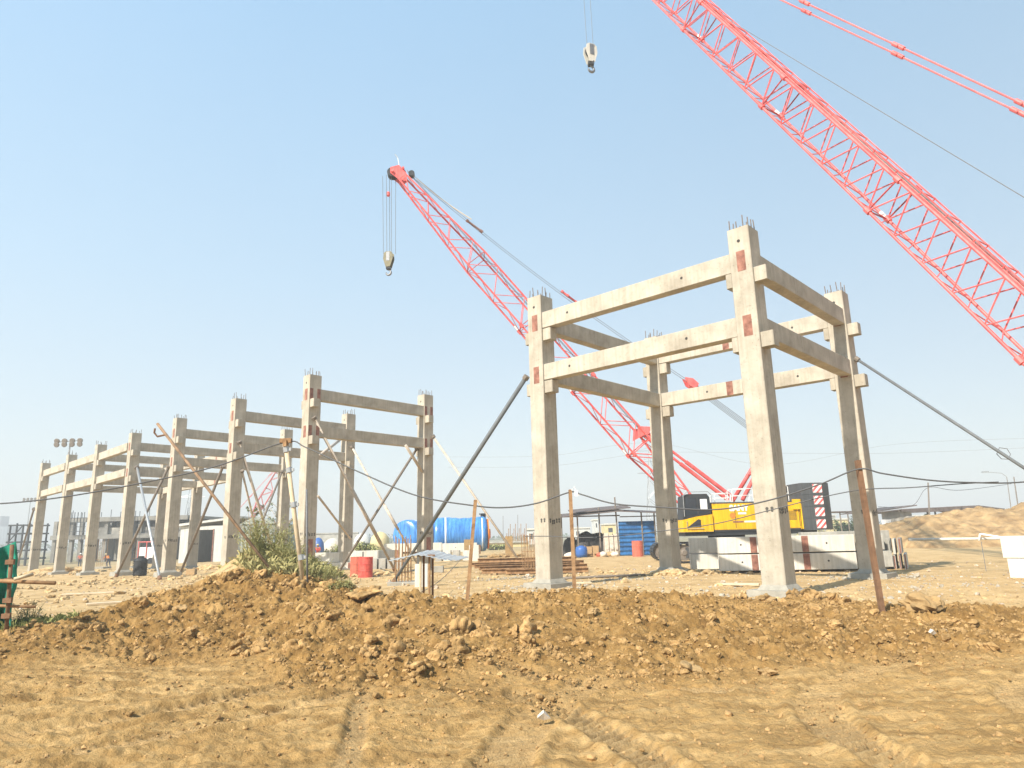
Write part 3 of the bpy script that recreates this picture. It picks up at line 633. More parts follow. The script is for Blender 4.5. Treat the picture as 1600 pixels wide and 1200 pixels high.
# the long pole leaning out of the weeds
prop(at(246, 662, 17.6), Vector(gp(428, None, 16.2)), .036, 'pole', 'long rusty pole with a hook at its tip, slanting out of the weed mound', shoe=False, group=None, name='slanting_pole', hook=True)

# ------------------------------------------------------------------ stakes and cables
def stake(px, Yd, top, m, r, label, square=False, coup=()):
    g = gp(px, None, Yd); tp = at(top[0], top[1], Yd); t = root('steel_stake', g, label, 'stake', 'stakes carrying the cable')
    mb = MB()
    if square:
        d = tp - g + Vector((0, 0, .2)); mb.obox(g - Vector((r, r, .2)), (2 * r, 0, 0), (0, 2 * r, 0), d)
        mb.obox(g - Vector((r, -r + .006, .2)), (.012, 0, 0), (0, r * 1.6, 0), d * .999)
    else: mb.tube(g - Vector((0, 0, .2)), tp, r, 12)
    mb.build('shaft', M[m], t, not square)
    for k in coup:
        mb = MB(); c = g + (tp - g) * k; u = (tp - g).normalized(); mb.tube(c - u * .06, c + u * .06, r * 1.45, 10); mb.box(c.x + r, c.x + r * 2.2, c.y - .03, c.y + .03, c.z - .03, c.z + .04); mb.build('coupler', M['rust_dk'] if m != 'woodp' else M['galv'], t)
    return tp
stake(728, 14.3, (743, 781), 'rust', .034, 'shorter rusty stake leaning right, the cable passing behind it', True)
stake(898, 14.6, (891, 765), 'rust', .034, 'orange rusty stake in front of the left tower column', True)
stake(1380, 13.6, (1341, 719), 'rust_dk', .036, 'tall dark brown stake leaning left in front of the right tower column', True)
stake(476, 15.8, (446, 692), 'woodp', .05, 'pale scaffold tube with couplers standing in the weeds', coup=(.18, .55, .8, .95))
stake(481, 15.6, (479, 765), 'rope', .022, 'thin dark upright rod beside the tallest front column')
mb = MB(); c = at(446, 690, 15.8); mb.box(c.x - .12, c.x + .14, c.y - .06, c.y + .06, c.z - .03, c.z + .07); mb.box(c.x - .03, c.x + .05, c.y - .09, c.y + .09, c.z - .12, c.z + .03)
solo(mb, 'cable_clamp', M['rust'], 'rusty clamp on top of the pale scaffold tube holding the cable', 'clamp')
def spl3(P, n=10):
    P = [P[0]] + P + [P[-1]]; out = []
    for i in range(1, len(P) - 2):
        for k in range(n):
            t = k / n; a, b, c, d = P[i - 1], P[i], P[i + 1], P[i + 2]
            out.append(.5 * ((2 * b) + (-a + c) * t + (2 * a - 5 * b + 4 * c - d) * t * t + (-a + 3 * b - 3 * c + d) * t ** 3))
    return out + [P[-2]]
def cable(pts, r, m, label, n=12):
    mb = MB(); mb.path(spl3([at(*p) for p in pts], n), r, 7); return solo(mb, 'cable', M[m], label, 'cable', smooth=True)
cable([(-140, 791, 14), (0, 787, 14.2), (110, 775, 14.5), (230, 753, 15), (340, 728, 15.4), (446, 691, 15.8), (480, 700, 15.6), (560, 737, 15.2), (650, 774, 14.8), (740, 790, 14.6), (790, 793, 14.6), (840, 786, 14.6), (891, 769, 14.6), (910, 773, 14.5), (960, 787, 14.3), (1040, 793, 14), (1120, 796, 13.9), (1200, 782, 13.8), (1280, 757, 13.7), (1341, 733, 13.55),
       (1380, 740, 13.5), (1450, 750, 13.5), (1520, 754, 13.6), (1600, 753, 13.8), (1720, 738, 14)], .015, 'cable', 'thick black cable sagging between the stakes across the whole site')
cable([(820, 838, 16.5), (860, 838, 16), (900, 840, 15.7), (960, 838, 15.2), (1040, 829, 14.8), (1120, 818, 14.5), (1200, 798, 14.2), (1280, 778, 13.9), (1348, 765, 13.7), (1420, 762, 13.6), (1500, 756, 13.6), (1560, 753, 13.65)], .010, 'cable', 'thinner lower grey cable running in front of the yellow crane')
cable([(560, 942, 14.8), (640, 932, 18), (690, 905, 24), (725, 868, 34)], .010, 'cable', 'thin wire rising from the yard behind the sheet metal table')
cable([(1110, 934, 16), (1200, 950, 15.2), (1330, 956, 15), (1420, 950, 15), (1500, 952, 15), (1600, 955, 14.8), (1700, 950, 15)], .010, 'cable', 'thin dark wire lying on the ground at the right')
mb = MB(); c = at(893, 771, 14.55); mb.path([c + Vector((0, -.02, .06)), c + Vector((.06, -.04, .14)), c + Vector((.12, -.04, .0)), c + Vector((.16, -.03, -.05))], .008, 5); mb.box(c.x + .06, c.x + .13, c.y - .05, c.y - .035, c.z - .06, c.z + .06)
solo(mb, 'tie', M['white'], 'white tie knotted round the orange stake at the cable', 'tie')

# ------------------------------------------------------------------ lattice boom crawler cranes
def lattice(mb, p0, p1, s0, s1, up, side, nb, rc, rl, flip=False):
    """four chords from p0 to p1 with zig-zag lacing on all four faces; s0, s1 = half (height, width) at the ends"""
    def cor(p, s): return [p + up * s[0] * a + side * s[1] * b for a, b in ((-1, -1), (-1, 1), (1, 1), (1, -1))]
    A, B = cor(p0, s0), cor(p1, s1)
    for a, b in zip(A, B): mb.tube(a, b, rc, 8)
    for f in range(4):
        g = (f + 1) % 4; r = rl if f in (1, 3) else rl * .8
        for k in range(nb):
            a, b = (f, g) if (k % 2 == 0) ^ flip ^ (f in (2, 3)) else (g, f)
            mb.tube(A[a].lerp(B[a], k / nb), A[b].lerp(B[b], (k + 1) / nb), r, 6)
    for k in (0, 1):
        C = A if k == 0 else B
        for f in range(4): mb.tube(C[f], C[(f + 1) % 4], rl * 1.1, 6)
def text_mesh(txt, size, m, name, parent, o, x, y, bold=.02, ext=.01):
    cu = bpy.data.curves.new(name, 'FONT'); cu.body = txt; cu.size = size; cu.extrude = ext; cu.offset = bold; cu.align_x = 'CENTER'
    ob = bpy.data.objects.new(name, cu); col.objects.link(ob); dg = bpy.context.evaluated_depsgraph_get()
    me = bpy.data.meshes.new_from_object(ob.evaluated_get(dg)); bpy.data.objects.remove(ob)
    x, y = Vector(x), Vector(y); z = x.cross(y); mt = Matrix(((x.x, y.x, z.x, o[0]), (x.y, y.y, z.y, o[1]), (x.z, y.z, z.z, o[2]), (0, 0, 0, 1)))
    me.transform(mt); me.materials.clear(); me.materials.append(m); me.name = name
    o2 = bpy.data.objects.new(name, me); col.objects.link(o2); o2.parent = parent; return o2
def hookblock(c, s, parent, m, ax):
    """sheave block with cheek plates, and a hook below; c = top centre, s = size, ax = horizontal normal of the cheeks"""
    u = Vector(ax).normalized(); v = Vector((-u.y, u.x, 0)); Z = Vector((0, 0, 1))
    prof = [(-.30, -.05), (-.34, -.45), (-.16, -1.05), (.16, -1.05), (.34, -.45), (.30, -.05), (.16, .06), (-.16, .06)]
    for k in (-1, 1):
        mb = MB(); mb.prism([c + (v * a + Z * b) * s + u * (k * .17 * s - .02) for a, b in prof], u * .04); mb.build('cheek_plate', M[m], parent)
    mb = MB()
    for k in (-.09, 0, .09): mb.lathe(c + u * (k * s - .03) - Z * .32 * s, u, [(0, .27 * s), (.03, .24 * s), (.06, .27 * s)], 20)
    mb.build('sheave', M['dark'], parent)
    mb = MB()
    for k in (1,): mb.prism([c + (v * a + Z * b) * s + u * (k * .195 * s - .012 * s) for a, b in [(-.12, .02), (-.12, -.62), (.12, -.62), (.12, .02)]], u * .024 * s)
    mb.build('side_strap', M['hooksteel'], parent)
    mb = MB(); mb.box(c.x - .16 * s, c.x + .16 * s, c.y - .16 * s, c.y + .16 * s, c.z - 1.18 * s, c.z - 1.0 * s); mb.build('swivel', M['dark'], parent)
    mb = MB(); h = c - Z * 1.42 * s; pts = [c - Z * 1.12 * s, c - Z * 1.24 * s]
    for i in range(12): t = R(80 - i * 24); pts.append(h + (v * math.cos(t) * .17 + Z * math.sin(t) * .17) * s)
    mb.path(pts, [.05 * s, .05 * s] + [(.045 + .03 * math.sin(math.pi * i / 11)) * s for i in range(12)], 8); mb.build('hook', M['hooksteel'], parent, True)
def crane(foot, heading, elev, length, sec, butt, sections, label, group, o):
    """foot: boom foot pin (world). Local frame: X forward, Y left, Z up, origin on the ground below the foot pin"""
    rot = Matrix.Rotation(heading, 3, 'Z'); gz = o.get('gz', 0.)
    t = root('crawler_crane', (foot[0], foot[1], gz), label, 'crane', group, rot)
    red = M[o.get('red', 'crane_red')]; fz = foot[2] - gz
    def part(mb, name, m, par=t, smooth=False): return mb.build(name, M[m] if isinstance(m, str) else m, par, smooth, local=True)
    V = Vector; X_, Y_, Z_ = V((1, 0, 0)), V((0, 1, 0)), V((0, 0, 1))
    bd = V((math.cos(elev), 0, math.sin(elev))); bu = V((-math.sin(elev), 0, math.cos(elev)))
    F0 = V((0, 0, fz)); hs = sec / 2; P = lambda s, h=0, y=0: F0 + bd * s + bu * h + Y_ * y
    rc, rl = o.get('rc', .055), o.get('rl', .026)
    # boom: butt, inserts, tapered tip
    mb = MB(); lattice(mb, P(.3), P(butt), (.18, .72), (hs, hs), bu, Y_, 4, rc * 1.1, rl * 1.3)
    mb.box(-.25, .35, -.95, -.65, fz - .2, fz + .2); mb.box(-.25, .35, .65, .95, fz - .2, fz + .2); part(mb, 'boom_butt', red)
    tip = o['tip']; L1 = length - tip; n = sections; sl = (L1 - butt) / n
    for i in range(n):
        mb = MB(); a, b = butt + sl * i, butt + sl * (i + 1); nb = max(2, int(round(sl / (sec * o.get('bay', .95))))); nb += nb % 2
        lattice(mb, P(a), P(b), (hs, hs), (hs, hs), bu, Y_, nb, rc, rl, bool(i % 2) and False)
        for h in (-hs, hs):
            for y in (-hs, hs): mb.tube(P(a - .14, h, y), P(a + .14, h, y), rc * 1.9, 8)
        sc = part(mb, 'boom_section', red)
        mb = MB()
        for y in (-hs,): mb.box(*[0] * 6) if False else mb.obox(P(a + .16, -hs - rc, y - rc * 1.15), bd * .34, Y_ * rc * 2.3, bu * rc * 2.2)
        part(mb, 'white_band', 'white', sc)
    mb = MB(); tb = max(4, int(tip / (sec * .8))); lattice(mb, P(L1), P(length - .6), (hs, hs), (.28, .34), bu, Y_, tb, rc, rl); part(mb, 'boom_tip_section', red)
    # tip head with sheaves
    mb = MB()
    for y in (-.34, .31):
        mb.prism([P(length - .8, -.28, y), P(length + .1, -.46, y), P(length + .42, -.2, y), P(length + .2, .34, y), P(length - .4, .42, y), P(length - .8, .28, y)], Y_ * .04)
    mb.tube(P(length + .1, -.3, -.5), P(length + .1, -.3, .5), .09, 10); mb.tube(P(length - .2, .4, -.5), P(length - .2, .4, .5), .08, 10); hd = part(mb, 'boom_head', red)
    mb = MB()
    for y in (-.22, -.07, .08, .23): mb.lathe(P(length + .12, -.3, y - .04), Y_, [(0, .33), (.03, .28), (.05, .28), (.08, .33)], 20)
    part(mb, 'head_sheave', 'dark', hd)
    mb = MB(); mb.lathe(P(length - .7, .68, -.2), Y_, [(0, .2), (.4, .2)], 14); part(mb, 'head_drum', 'dark', hd)
    mb = MB(); q = P(length + .35, .45); mb.tube(q, q + V((.1, 0, .55)), .02, 6); mb.tube(q + V((.1, 0, .55)), q + V((.28, 0, .8)), .03, 6); part(mb, 'wind_gauge', 'galv', hd)
    # walkway tubes and hoist ropes on the back of the boom
    mb = MB()
    for y in o.get('ropes_y', (-.12, .05)): mb.tube(P(butt, hs + .12, y), P(length - .3, .62, y), .016, 5)
    part(mb, 'luffing_rope', 'rope')
    if o.get('rack'):
        mb = MB()
        for y in (-.52, .5):
            for h in (.06, .2): mb.tube(P(butt * .6, hs + h, y), P(L1, hs + h, y), .035, 6)
        k = butt
        while k < L1: mb.tube(P(k, hs, -.55), P(k, hs + .24, -.55), .03, 5); mb.tube(P(k, hs + .2, -.55), P(k, hs + .2, .55), .025, 5); mb.tube(P(k, hs, .5), P(k, hs + .24, .5), .03, 5); k += 1.5
        part(mb, 'rope_rack', red)
        mb = MB(); mb.obox(P(butt, hs + .03, .15), bd * (L1 - butt), Y_ * .34, bu * .025); part(mb, 'walkway', 'pendant')
    # gantry and pendants
    G = V(o['gantry']); gb = V(o['gantry_foot'])
    mb = MB()
    for y in (-.8, .8):
        mb.tube(gb + Y_ * y, G + Y_ * y * .45, .13, 10); mb.tube(V((gb.x - 2.6, y, gb.z - .2)), G + Y_ * y * .4, .085, 8)
    mb.tube(G - Y_ * .5, G + Y_ * .5, .14, 10); mb.tube(G.lerp(gb, .55) - Y_ * .6, G.lerp(gb, .55) + Y_ * .6, .07, 8); gt = part(mb, 'gantry', red, smooth=True)
    T_ = P(length - .5, .6); Q = V(o['equal']) if 'equal' in o else None
    if Q is not None:
        mb = MB(); d = (T_ - Q); u = d.normalized(); nrm = u.cross(Y_)
        for s0, s1, r in ((.03, .23, .034),):
            mb.path([T_ + (Q - T_) * (s0 + (s1 - s0) * k / 8) + Y_ * .05 - Z_ * .15 * math.sin(k / 8 * math.pi) for k in range(9)], r, 6)
        part(mb, 'pendant_sling', 'pendant')
        mb = MB()
        for y in (-.16, .16):
            mb.path([T_ + (Q - T_) * k / 12 + Y_ * y - Z_ * o.get('sag', .35) * math.sin(k / 12 * math.pi) for k in range(13)], .016, 6)
        part(mb, 'pendant_rope', 'rope')
        for s in (.24, .58, .60):
            mb = MB(); p = T_ + (Q - T_) * s - Z_ * .3; w2 = u * .5; mb.tube(p - w2, p + w2, .07, 8); mb.tube(p + w2 * 1.3, p + w2, .11, 8); mb.tube(p - w2 * 1.4, p - w2, .1, 8); part(mb, 'pendant_link', M['red_ox'] if s > .2 and s < .3 else red)
        mb = MB(); v2 = nrm * .26
        for y in (-.32, .24): mb.prism([Q + Y_ * y + u * .45, Q + Y_ * y + v2, Q + Y_ * y - u * .5 + v2 * .8, Q + Y_ * y - u * .5 - v2 * .8, Q + Y_ * y - v2], Y_ * .08)
        mb.lathe(Q - u * .3 - Y_ * .24, Y_, [(0, .27), (.48, .27)], 16); part(mb, 'equaliser', red)
        mb = MB()
        for k in range(5): y = (k - 2) * .11; mb.tube(Q - u * .4 + Y_ * y + nrm * (.2 * ((k % 2) - .5)), G + Y_ * y + nrm * (.25 * ((k % 2) - .5)), .018, 5)
        part(mb, 'reeving_rope', 'rope')
    else:
        for y in (-.42, .42):
            mb = MB(); d = G - T_; a0, a1 = T_ + Y_ * y + Z_ * y * .6, G + Y_ * y + Z_ * y * .35; mb.tube(a0, a1, .034, 8); k = 5. + y; d = a1 - a0
            while k < d.length:
                c = a0 + d.normalized() * k; e = d.normalized() * .32; mb.tube(c - e, c + e, .085, 8); mb.tube(c - Y_ * .13, c + Y_ * .13, .04, 6); k += 6.1
            part(mb, 'pendant_bar', red)
        mb = MB(); mb.tube(P(length * .62, hs + .1, .1), V((G.x + .4, .1, G.z - 3.6)), .018, 6); part(mb, 'hoist_rope', 'rope')
    if 'backstop' in o:
        b0, b1 = V(o['backstop'][0]), V(o['backstop'][1])
        for y in (-.55, .55):
            mb = MB(); e = V((b1.x, y, b1.z)); s = V((b0.x, y, b0.z)); mb.tube(s, s.lerp(e, .55), .125, 12); mb.tube(s.lerp(e, .55), e, .085, 12); mb.tube(e - Y_ * .14, e + Y_ * .14, .2, 10)
            mb.prism([e + V((.5, -.05, .35)), e + V((-.6, -.05, .28)), e + V((-.1, -.05, -.05)), e + V((.6, -.05, -.45))], Y_ * .1); part(mb, 'backstop', red, smooth=False)
    # hook block and falls under the head
    hb = o['hook']; top = P(length + .12, -.5); hx = top.x + o.get('hx', 0)
    mb = MB()
    for dx, dy in o['falls']: mb.tube(V((top.x + dx * 1.1 + .1, dy, top.z)), V((hx + dx, dy, hb)), .016, 5)
    part(mb, 'hoist_falls', 'rope')
    hk = bpy.data.objects.new('hook_block', None); col.objects.link(hk); hk.parent = t; MW[hk.name] = MW[t.name]
    rotm = t.matrix_world
    hookblock(rotm @ V((hx, 0, hb)), o.get('hs', 1.0), hk, o.get('hookmat', 'hookyel'), rot @ V(o.get('hookax', (.25, 1, 0))))
    if o.get('weight'):
        mb = MB(); mb.lathe(V((top.x + .1, 0, hb + (top.z - hb) * .72)), Z_, [(0, .03), (.08, .12), (.3, .12), (.38, .03)], 12); part(mb, 'limit_weight', red)
    # superstructure
    if not o.get('body', True): return t
    gt_ = o.get('track_back', -6.2), o.get('track_front', 2.4)
    mb = MB(); mb.prism([(-.35, 1.62, 1.72), (-5.75, 1.62, 1.72), (-5.75, 1.62, 3.34), (-.35, 1.62, 3.34)], (0, -.95, 0)); mb.prism([(-.35, -1.62, 1.72), (-.35, -1.62, 3.34), (-5.75, -1.62, 3.34), (-5.75, -1.62, 1.72)], (0, .95, 0))
    mb.box(-5.6, -1.6, -.66, .66, 1.75, 2.6); hood = part(mb, 'engine_hood', 'yellow')
    mb = MB(); mb.box(-5.7, 1.4, -1.6, 1.6, 1.48, 1.715); mb.box(-5.70, -.35, 1.625, 1.64, 1.68, 1.80); part(mb, 'deck_frame', 'dark')
    mb = MB()
    mb.box(-5.76, -.36, .66, 1.64, 3.343, 3.42); part(mb, 'hood_rail', 'grey', hood)
    for x0, x1 in ((-.42, -1.75), (-1.78, -3.45), (-3.48, -4.6), (-4.63, -5.7)):
        mb = MB(); mb.box(x1, x0, 1.622, 1.636, 1.84, 3.30); dr = part(mb, 'hood_door', 'yellow', hood)
        mb = MB(); mb.box(x1 + .02, x1 + .05, 1.637, 1.645, 1.9, 3.25); part(mb, 'handle', 'dark', dr) if False else mb.build('door_trim', M['dark'], hood, local=True)
    mb = MB()
    for i in range(8): mb.box(-5.5, -4.85, 1.637, 1.645, 2.3 + i * .07, 2.33 + i * .07)
    mb.build('vent_grille', M['dark'], hood, local=True)
    for x0, x1, m in ((-2.2, -1.55, 'red_ox'), (-2.95, -2.25, 'white'), (-3.6, -3.0, 'dark'), (-4.5, -3.65, 'red_ox')):
        mb = MB(); mb.box(x1 if x1 < x0 else x0, max(x0, x1), 1.638, 1.646, 2.2, 2.30); mb.build('reflective_strip', M[m], hood, local=True)
    mb = MB(); mb.box(-2.4, -1.9, 1.638, 1.65, 2.68, 2.80); mb.build('badge', M['white'], hood, local=True)
    mb = MB(); mb.lathe(V((-1.55, 1.637, 2.62)), Y_, [(0, .17), (.01, .17)], 20); mb.build('round_badge', M['orange'], hood, local=True)
    text_mesh('SANY', .46, M['white'], 'lettering', hood, V((-1.98, 1.638, 2.90)), (-1, 0, 0), (0, 0, 1), .028, .012)
    # cab on the left of the boom foot
    mb = MB(); mb.prism([(1.55, 1.75, 1.72), (-.28, 1.75, 1.72), (-.28, 1.75, 2.72), (.7, 1.75, 2.60), (1.55, 1.75, 2.42)], (0, -1.15, 0)); cb = part(mb, 'cab_base', 'yellow')
    mb = MB(); mb.prism([(1.3, 1.765, 1.98), (.45, 1.765, 1.98), (.45, 1.765, 2.42), (.6, 1.765, 2.45)], (0, -.02, 0)); mb.build('cab_vent', M['dark'], cb, local=True)
    mb = MB(); mb.prism([(1.50, 1.72, 2.44), (.68, 1.72, 2.62), (-.24, 1.72, 2.74), (-.20, 1.72, 3.72), (-.05, 1.72, 3.93), (1.15, 1.72, 3.93), (1.38, 1.72, 3.80)], (0, -1.1, 0)); cg = part(mb, 'cab', 'dark')
    mb = MB(); mb.prism([(1.36, 1.735, 2.62), (.62, 1.735, 2.72), (.62, 1.735, 3.72), (1.26, 1.735, 3.72)], (0, -.02, 0)); mb.build('window', M['glass'], cg, local=True)
    mb = MB(); mb.prism([(.50, 1.735, 2.74), (-.12, 1.735, 2.80), (-.10, 1.735, 3.72), (.50, 1.735, 3.72)], (0, -.02, 0)); wn = mb.build('window', M['glass'], cg, local=True)
    mb = MB(); mb.box(-.02, .40, 1.738, 1.748, 2.98, 3.62); mb.build('paper_sheet', M['white'], wn, local=True)
    mb = MB()
    for pts in ([(1.42, 2.62), (1.42, 3.85), (1.2, 4.05), (-.1, 4.05), (-.3, 3.85), (-.3, 3.45)],): mb.path([V((a, 1.8, b)) for a, b in pts], .022, 6)
    mb.path([V((1.3, 1.8, 2.35)), V((1.3, 1.8, 1.9)), V((.3, 1.8, 1.9))], .02, 6); mb.build('grab_rail', M['galv'], cg, local=True)
    mb = MB()
    for x0, x1, h in ((-.6, -1.6, .55), (-1.7, -3.0, .8), (-3.1, -4.0, .8), (-4.1, -5.2, .95)):
        for y in (1.5, .75):
            mb.path([V((x0, y, 3.4)), V((x0, y, 3.4 + h - .1)), V((x0 - .1, y, 3.4 + h)), V((x1 + .1, y, 3.4 + h)), V((x1, y, 3.4 + h - .1)), V((x1, y, 3.4))], .022, 6); mb.tube((x0, y, 3.4 + h * .5), (x1, y, 3.4 + h * .5), .018, 5)
    part(mb, 'handrail', 'white')
    mb = MB()
    for y in (-.45, .45): mb.lathe(V((-3.0, y - .35, 2.95)), Y_, [(0, .5), (.04, .5), (.05, .34), (.62, .34), (.63, .5), (.7, .5)], 24)
    mb.lathe(V((-1.4, -.6, 2.3)), Y_, [(0, .45), (.05, .45), (.06, .3), (1.1, .3), (1.12, .45), (1.2, .45)], 24); part(mb, 'winch_drum', 'dark')
    # counterweight slabs
    for k in range(4):
        mb = MB(); z0 = 1.66 + k * .70; pr = [(-5.82, -1.9), (-7.15, -1.9), (-7.85, -1.35), (-8.0, 0), (-7.85, 1.35), (-7.15, 1.9), (-5.82, 1.9)]
        mb.prism([V((a, b, z0)) for a, b in pr][::-1], (0, 0, .69)); cw = part(mb, 'counterweight_slab', 'grey')
        # chevron plate on the rear left corner
        a, b = V((-7.15, 1.9, z0)), V((-7.85, 1.35, z0)); d = (b - a); nn = V((-d.y, d.x, 0)).normalized() * -1; nn = nn if nn.y > 0 else -nn
        q0 = V((-6.55, 1.91, z0 + .10)); dx = V((-.58, 0, 0))
        mb = MB(); mb.obox(q0 - Y_ * .006, dx, V((0, .012, 0)), (0, 0, .50)); pl = mb.build('hazard_plate', M['white'], cw, local=True)
        mb = MB()
        for i in range(4):
            u0 = -.55 + i * .36
            poly = [(u0, 0), (u0 + .17, 0), (u0 + .17 + .5, .5), (u0 + .5, .5)]
            # clip the slanted band to the plate
            def clip(P_, k, lim, keep):
                out = []
                for i2 in range(len(P_)):
                    p, q = P_[i2], P_[(i2 + 1) % len(P_)]; ip, iq = keep(p[k], lim), keep(q[k], lim)
                    if ip: out.append(p)
                    if ip != iq: t_ = (lim - p[k]) / (q[k] - p[k]); out.append((p[0] + (q[0] - p[0]) * t_, p[1] + (q[1] - p[1]) * t_))
                return out
            poly = clip(poly, 0, 0, lambda a, b: a >= b - 1e-9)
            poly = clip(poly, 0, .58, lambda a, b: a <= b + 1e-9) if poly else poly
            if len(poly) > 2: mb.prism([q0 + V((-a, .007, b)) for a, b in poly], (0, .004, 0))
        if mb.v: mb.build('hazard_stripe', M['crane_red'], cw, local=True)
    mb = MB(); mb.box(-7.0, -6.2, -1.0, 1.0, 1.48, 1.655); mb.box(-5.82, -5.2, -1.2, 1.2, 1.45, 4.0) if False else mb.box(-6.2, -5.7, -1.0, 1.0, 1.5, 1.655); part(mb, 'counterweight_frame', 'dark')
    mb = MB(); mb.tube((-5.80, 1.70, 1.75), (-5.80, 1.70, 3.2), .05, 8); mb.box(-5.79, -5.3, 1.65, 1.75, 2.9, 3.5); part(mb, 'hood_corner_post', 'yellow')
    # undercarriage
    mb = MB(); mb.lathe(V((-1.7, 0, 1.12)), Z_, [(0, 1.1), (.36, 1.1)], 32); mb.box(-3.4, .2, -2.2, 2.2, .5, 1.12); part(mb, 'car_body', 'dark')
    b0, f0 = gt_
    for y in (-2.75, 2.0):
        rr = .52; L = []
        n1 = int((f0 - b0 - 2 * rr) / .19)
        for i in range(n1 + 1): L.append((b0 + rr + (f0 - b0 - 2 * rr) * i / n1, 2 * rr + .05, 0))
        for i in range(1, 9): a = math.pi / 2 - math.pi * i / 9; L.append((f0 - rr + math.cos(a) * rr, rr + .05 + math.sin(a) * rr, -(math.pi * i / 9)))
        for i in range(n1 + 1): L.append((f0 - rr - (f0 - b0 - 2 * rr) * i / n1, .05, math.pi))
        for i in range(1, 9): a = -math.pi / 2 - math.pi * i / 9; L.append((b0 + rr + math.cos(a) * rr, rr + .05 + math.sin(a) * rr, math.pi - math.pi * i / 9))
        mb = MB()
        for x, z, a in L:
            ux = V((math.cos(a), 0, math.sin(a))) * .085; uz = V((-math.sin(a), 0, math.cos(a))) * .03
            mb.obox(V((x, y, z)) - ux - uz, ux * 2, (0, .78, 0), uz * 2)
        tr = part(mb, 'track', 'dark')
        mb = MB(); mb.box(b0 + .6, f0 - .6, y + .12, y + .66, .28, .88); mb.box(b0 + 1.0, b0 + 1.5, y + .66, y + .72, .35, .8); mb.build('track_frame', M['grey'], tr, local=True)
        for x in (b0 + rr, f0 - rr): mb = MB(); mb.lathe(V((x, y + .14, rr + .05)), Y_, [(0, .2), (.01, .44), (.22, .40), (.30, .40), (.5, .44), (.51, .2), (.56, .12)], 20); mb.build('sprocket', M['prop_dk'], tr, local=True)
    return t
# crane standing behind the tower: foot pin, heading and elevation from two sighted points
def crane_from(footpx, fdepth, tippx, tdepth):
    r = ray(*footpx); f = Vector((0, 0, HC)) + r * fdepth; r = ray(*tippx); q = Vector((0, 0, HC)) + r * tdepth
    d = q - f; return f, math.atan2(d.y, d.x), math.atan2(d.z, math.hypot(d.x, d.y)), d.length
def local_px(f, heading, gz, px, row, off=0.):
    """local (x,0,z) in the boom's vertical plane of the point seen at a photo pixel"""
    h = Vector((math.cos(heading), math.sin(heading), 0)); n = Vector((-h.y, h.x, 0)); o = Vector((0, 0, HC)); r = ray(px, row)
    k = (Vector(f) + n * off - o).dot(n) / r.dot(n); p = o + r * k; return (h.dot(p - Vector(f)), 0, p.z - gz)
f, hd, el, ln = crane_from((1090, 803), 42.5, (619, 268), 46)
lp = lambda a, b: local_px(f, hd, 0, a, b)
crane(f, hd, el, ln - .1, 1.42, 5.4, 3, 'crane with yellow body and red lattice boom, standing behind the right tower frame', None,
      dict(gz=-.02, tip=8.2, gantry=lp(1203, 690), gantry_foot=lp(1152, 782), equal=lp(1077, 597), backstop=(lp(1143, 780), lp(1006, 676)), hook=lp(612, 395)[2], hx=0,
           falls=[(-.42, -.1), (-.18, .1), (-.05, -.1), (.12, .1), (.36, -.1)], weight=True, hs=.95, rc=.062, rl=.026, sag=.5))
# nearer crane whose boom crosses the top right corner; its body stands to the right of the picture
f2, hd2, el2 = (20.137, 19.93, 1.9), R(124.), R(59.818)
ln2 = 49.6
g2 = (-1.6, 0, 10.7)
crane(f2, hd2, el2, ln2, 1.55, 6.5, 4, 'nearest crane, its big red lattice boom crossing the top right corner', None,
      dict(gz=-.05, tip=9.0, gantry=g2, gantry_foot=(-.9, 0, 2.9), hook=local_px(f2, hd2, -.05, 929, 66)[2], falls=[(-.32, 0), (.30, 0)], rack=True, hs=1.25, rc=.065, rl=.032, hookmat='conc_pale', bay=.62, hookax=(-.978, .208, 0)))

# ------------------------------------------------------------------ things on the yard
def gxy(px, Yd, dz=0.): p = gp(px, None, Yd); return Vector((p.x, Yd, p.z + dz))
def drum(px, Yd, m, label, h=.9, r=.30, tilt=0):
    p = gxy(px, Yd, -.02); t = root('oil_drum', p, label, 'drum', 'steel oil drums')
    prof = [(0, r), (.02, r + .008), (.04, r)]
    for z in (.3, .6): prof += [(z * h / .9 - .025, r), (z * h / .9, r + .014), (z * h / .9 + .025, r)]
    prof += [(h - .03, r), (h - .015, r + .01), (h, r), (h - .012, r - .02), (h - .015, .02)]
    mb = MB(); mb.lathe(p, (0, 0, 1), prof, 28); mb.build('shell', M[m], t, False)
    mb = MB(); mb.lathe(p + Vector((r * .55, 0, h - .015)), (0, 0, 1), [(0, .035), (.02, .035)], 10); mb.build('bung', M['dark'], t)
drum(571, 36.0, 'drum', 'bright red oil drum by the second back column of the long row', 1.02, .36)
drum(557, 37.4, 'drumo', 'dull red drum mostly hidden behind the bright red one', 1.02, .33)
drum(997, 54, 'drumo', 'faded red drum standing against the blue sheet shed', 1.2, .42)
# ribbed black water tank
p = gxy(218, 50.5); t = root('water_tank', p, 'ribbed black plastic water tank at the foot of the fourth front column', 'water tank')
prof = [(0, .40)]
for k in range(7): z = .08 + k * .15; prof += [(z, .44), (z + .05, .48), (z + .10, .44)]
prof += [(1.16, .40), (1.26, .26), (1.29, .20)]
mb = MB(); mb.lathe(p, (0, 0, 1), prof, 28); mb.build('shell', M['black'], t, True)
mb = MB(); mb.lathe(p + Vector((0, 0, 1.29)), (0, 0, 1), [(0, .22), (.08, .22), (.10, .05)], 16); mb.build('lid', M['black'], t)
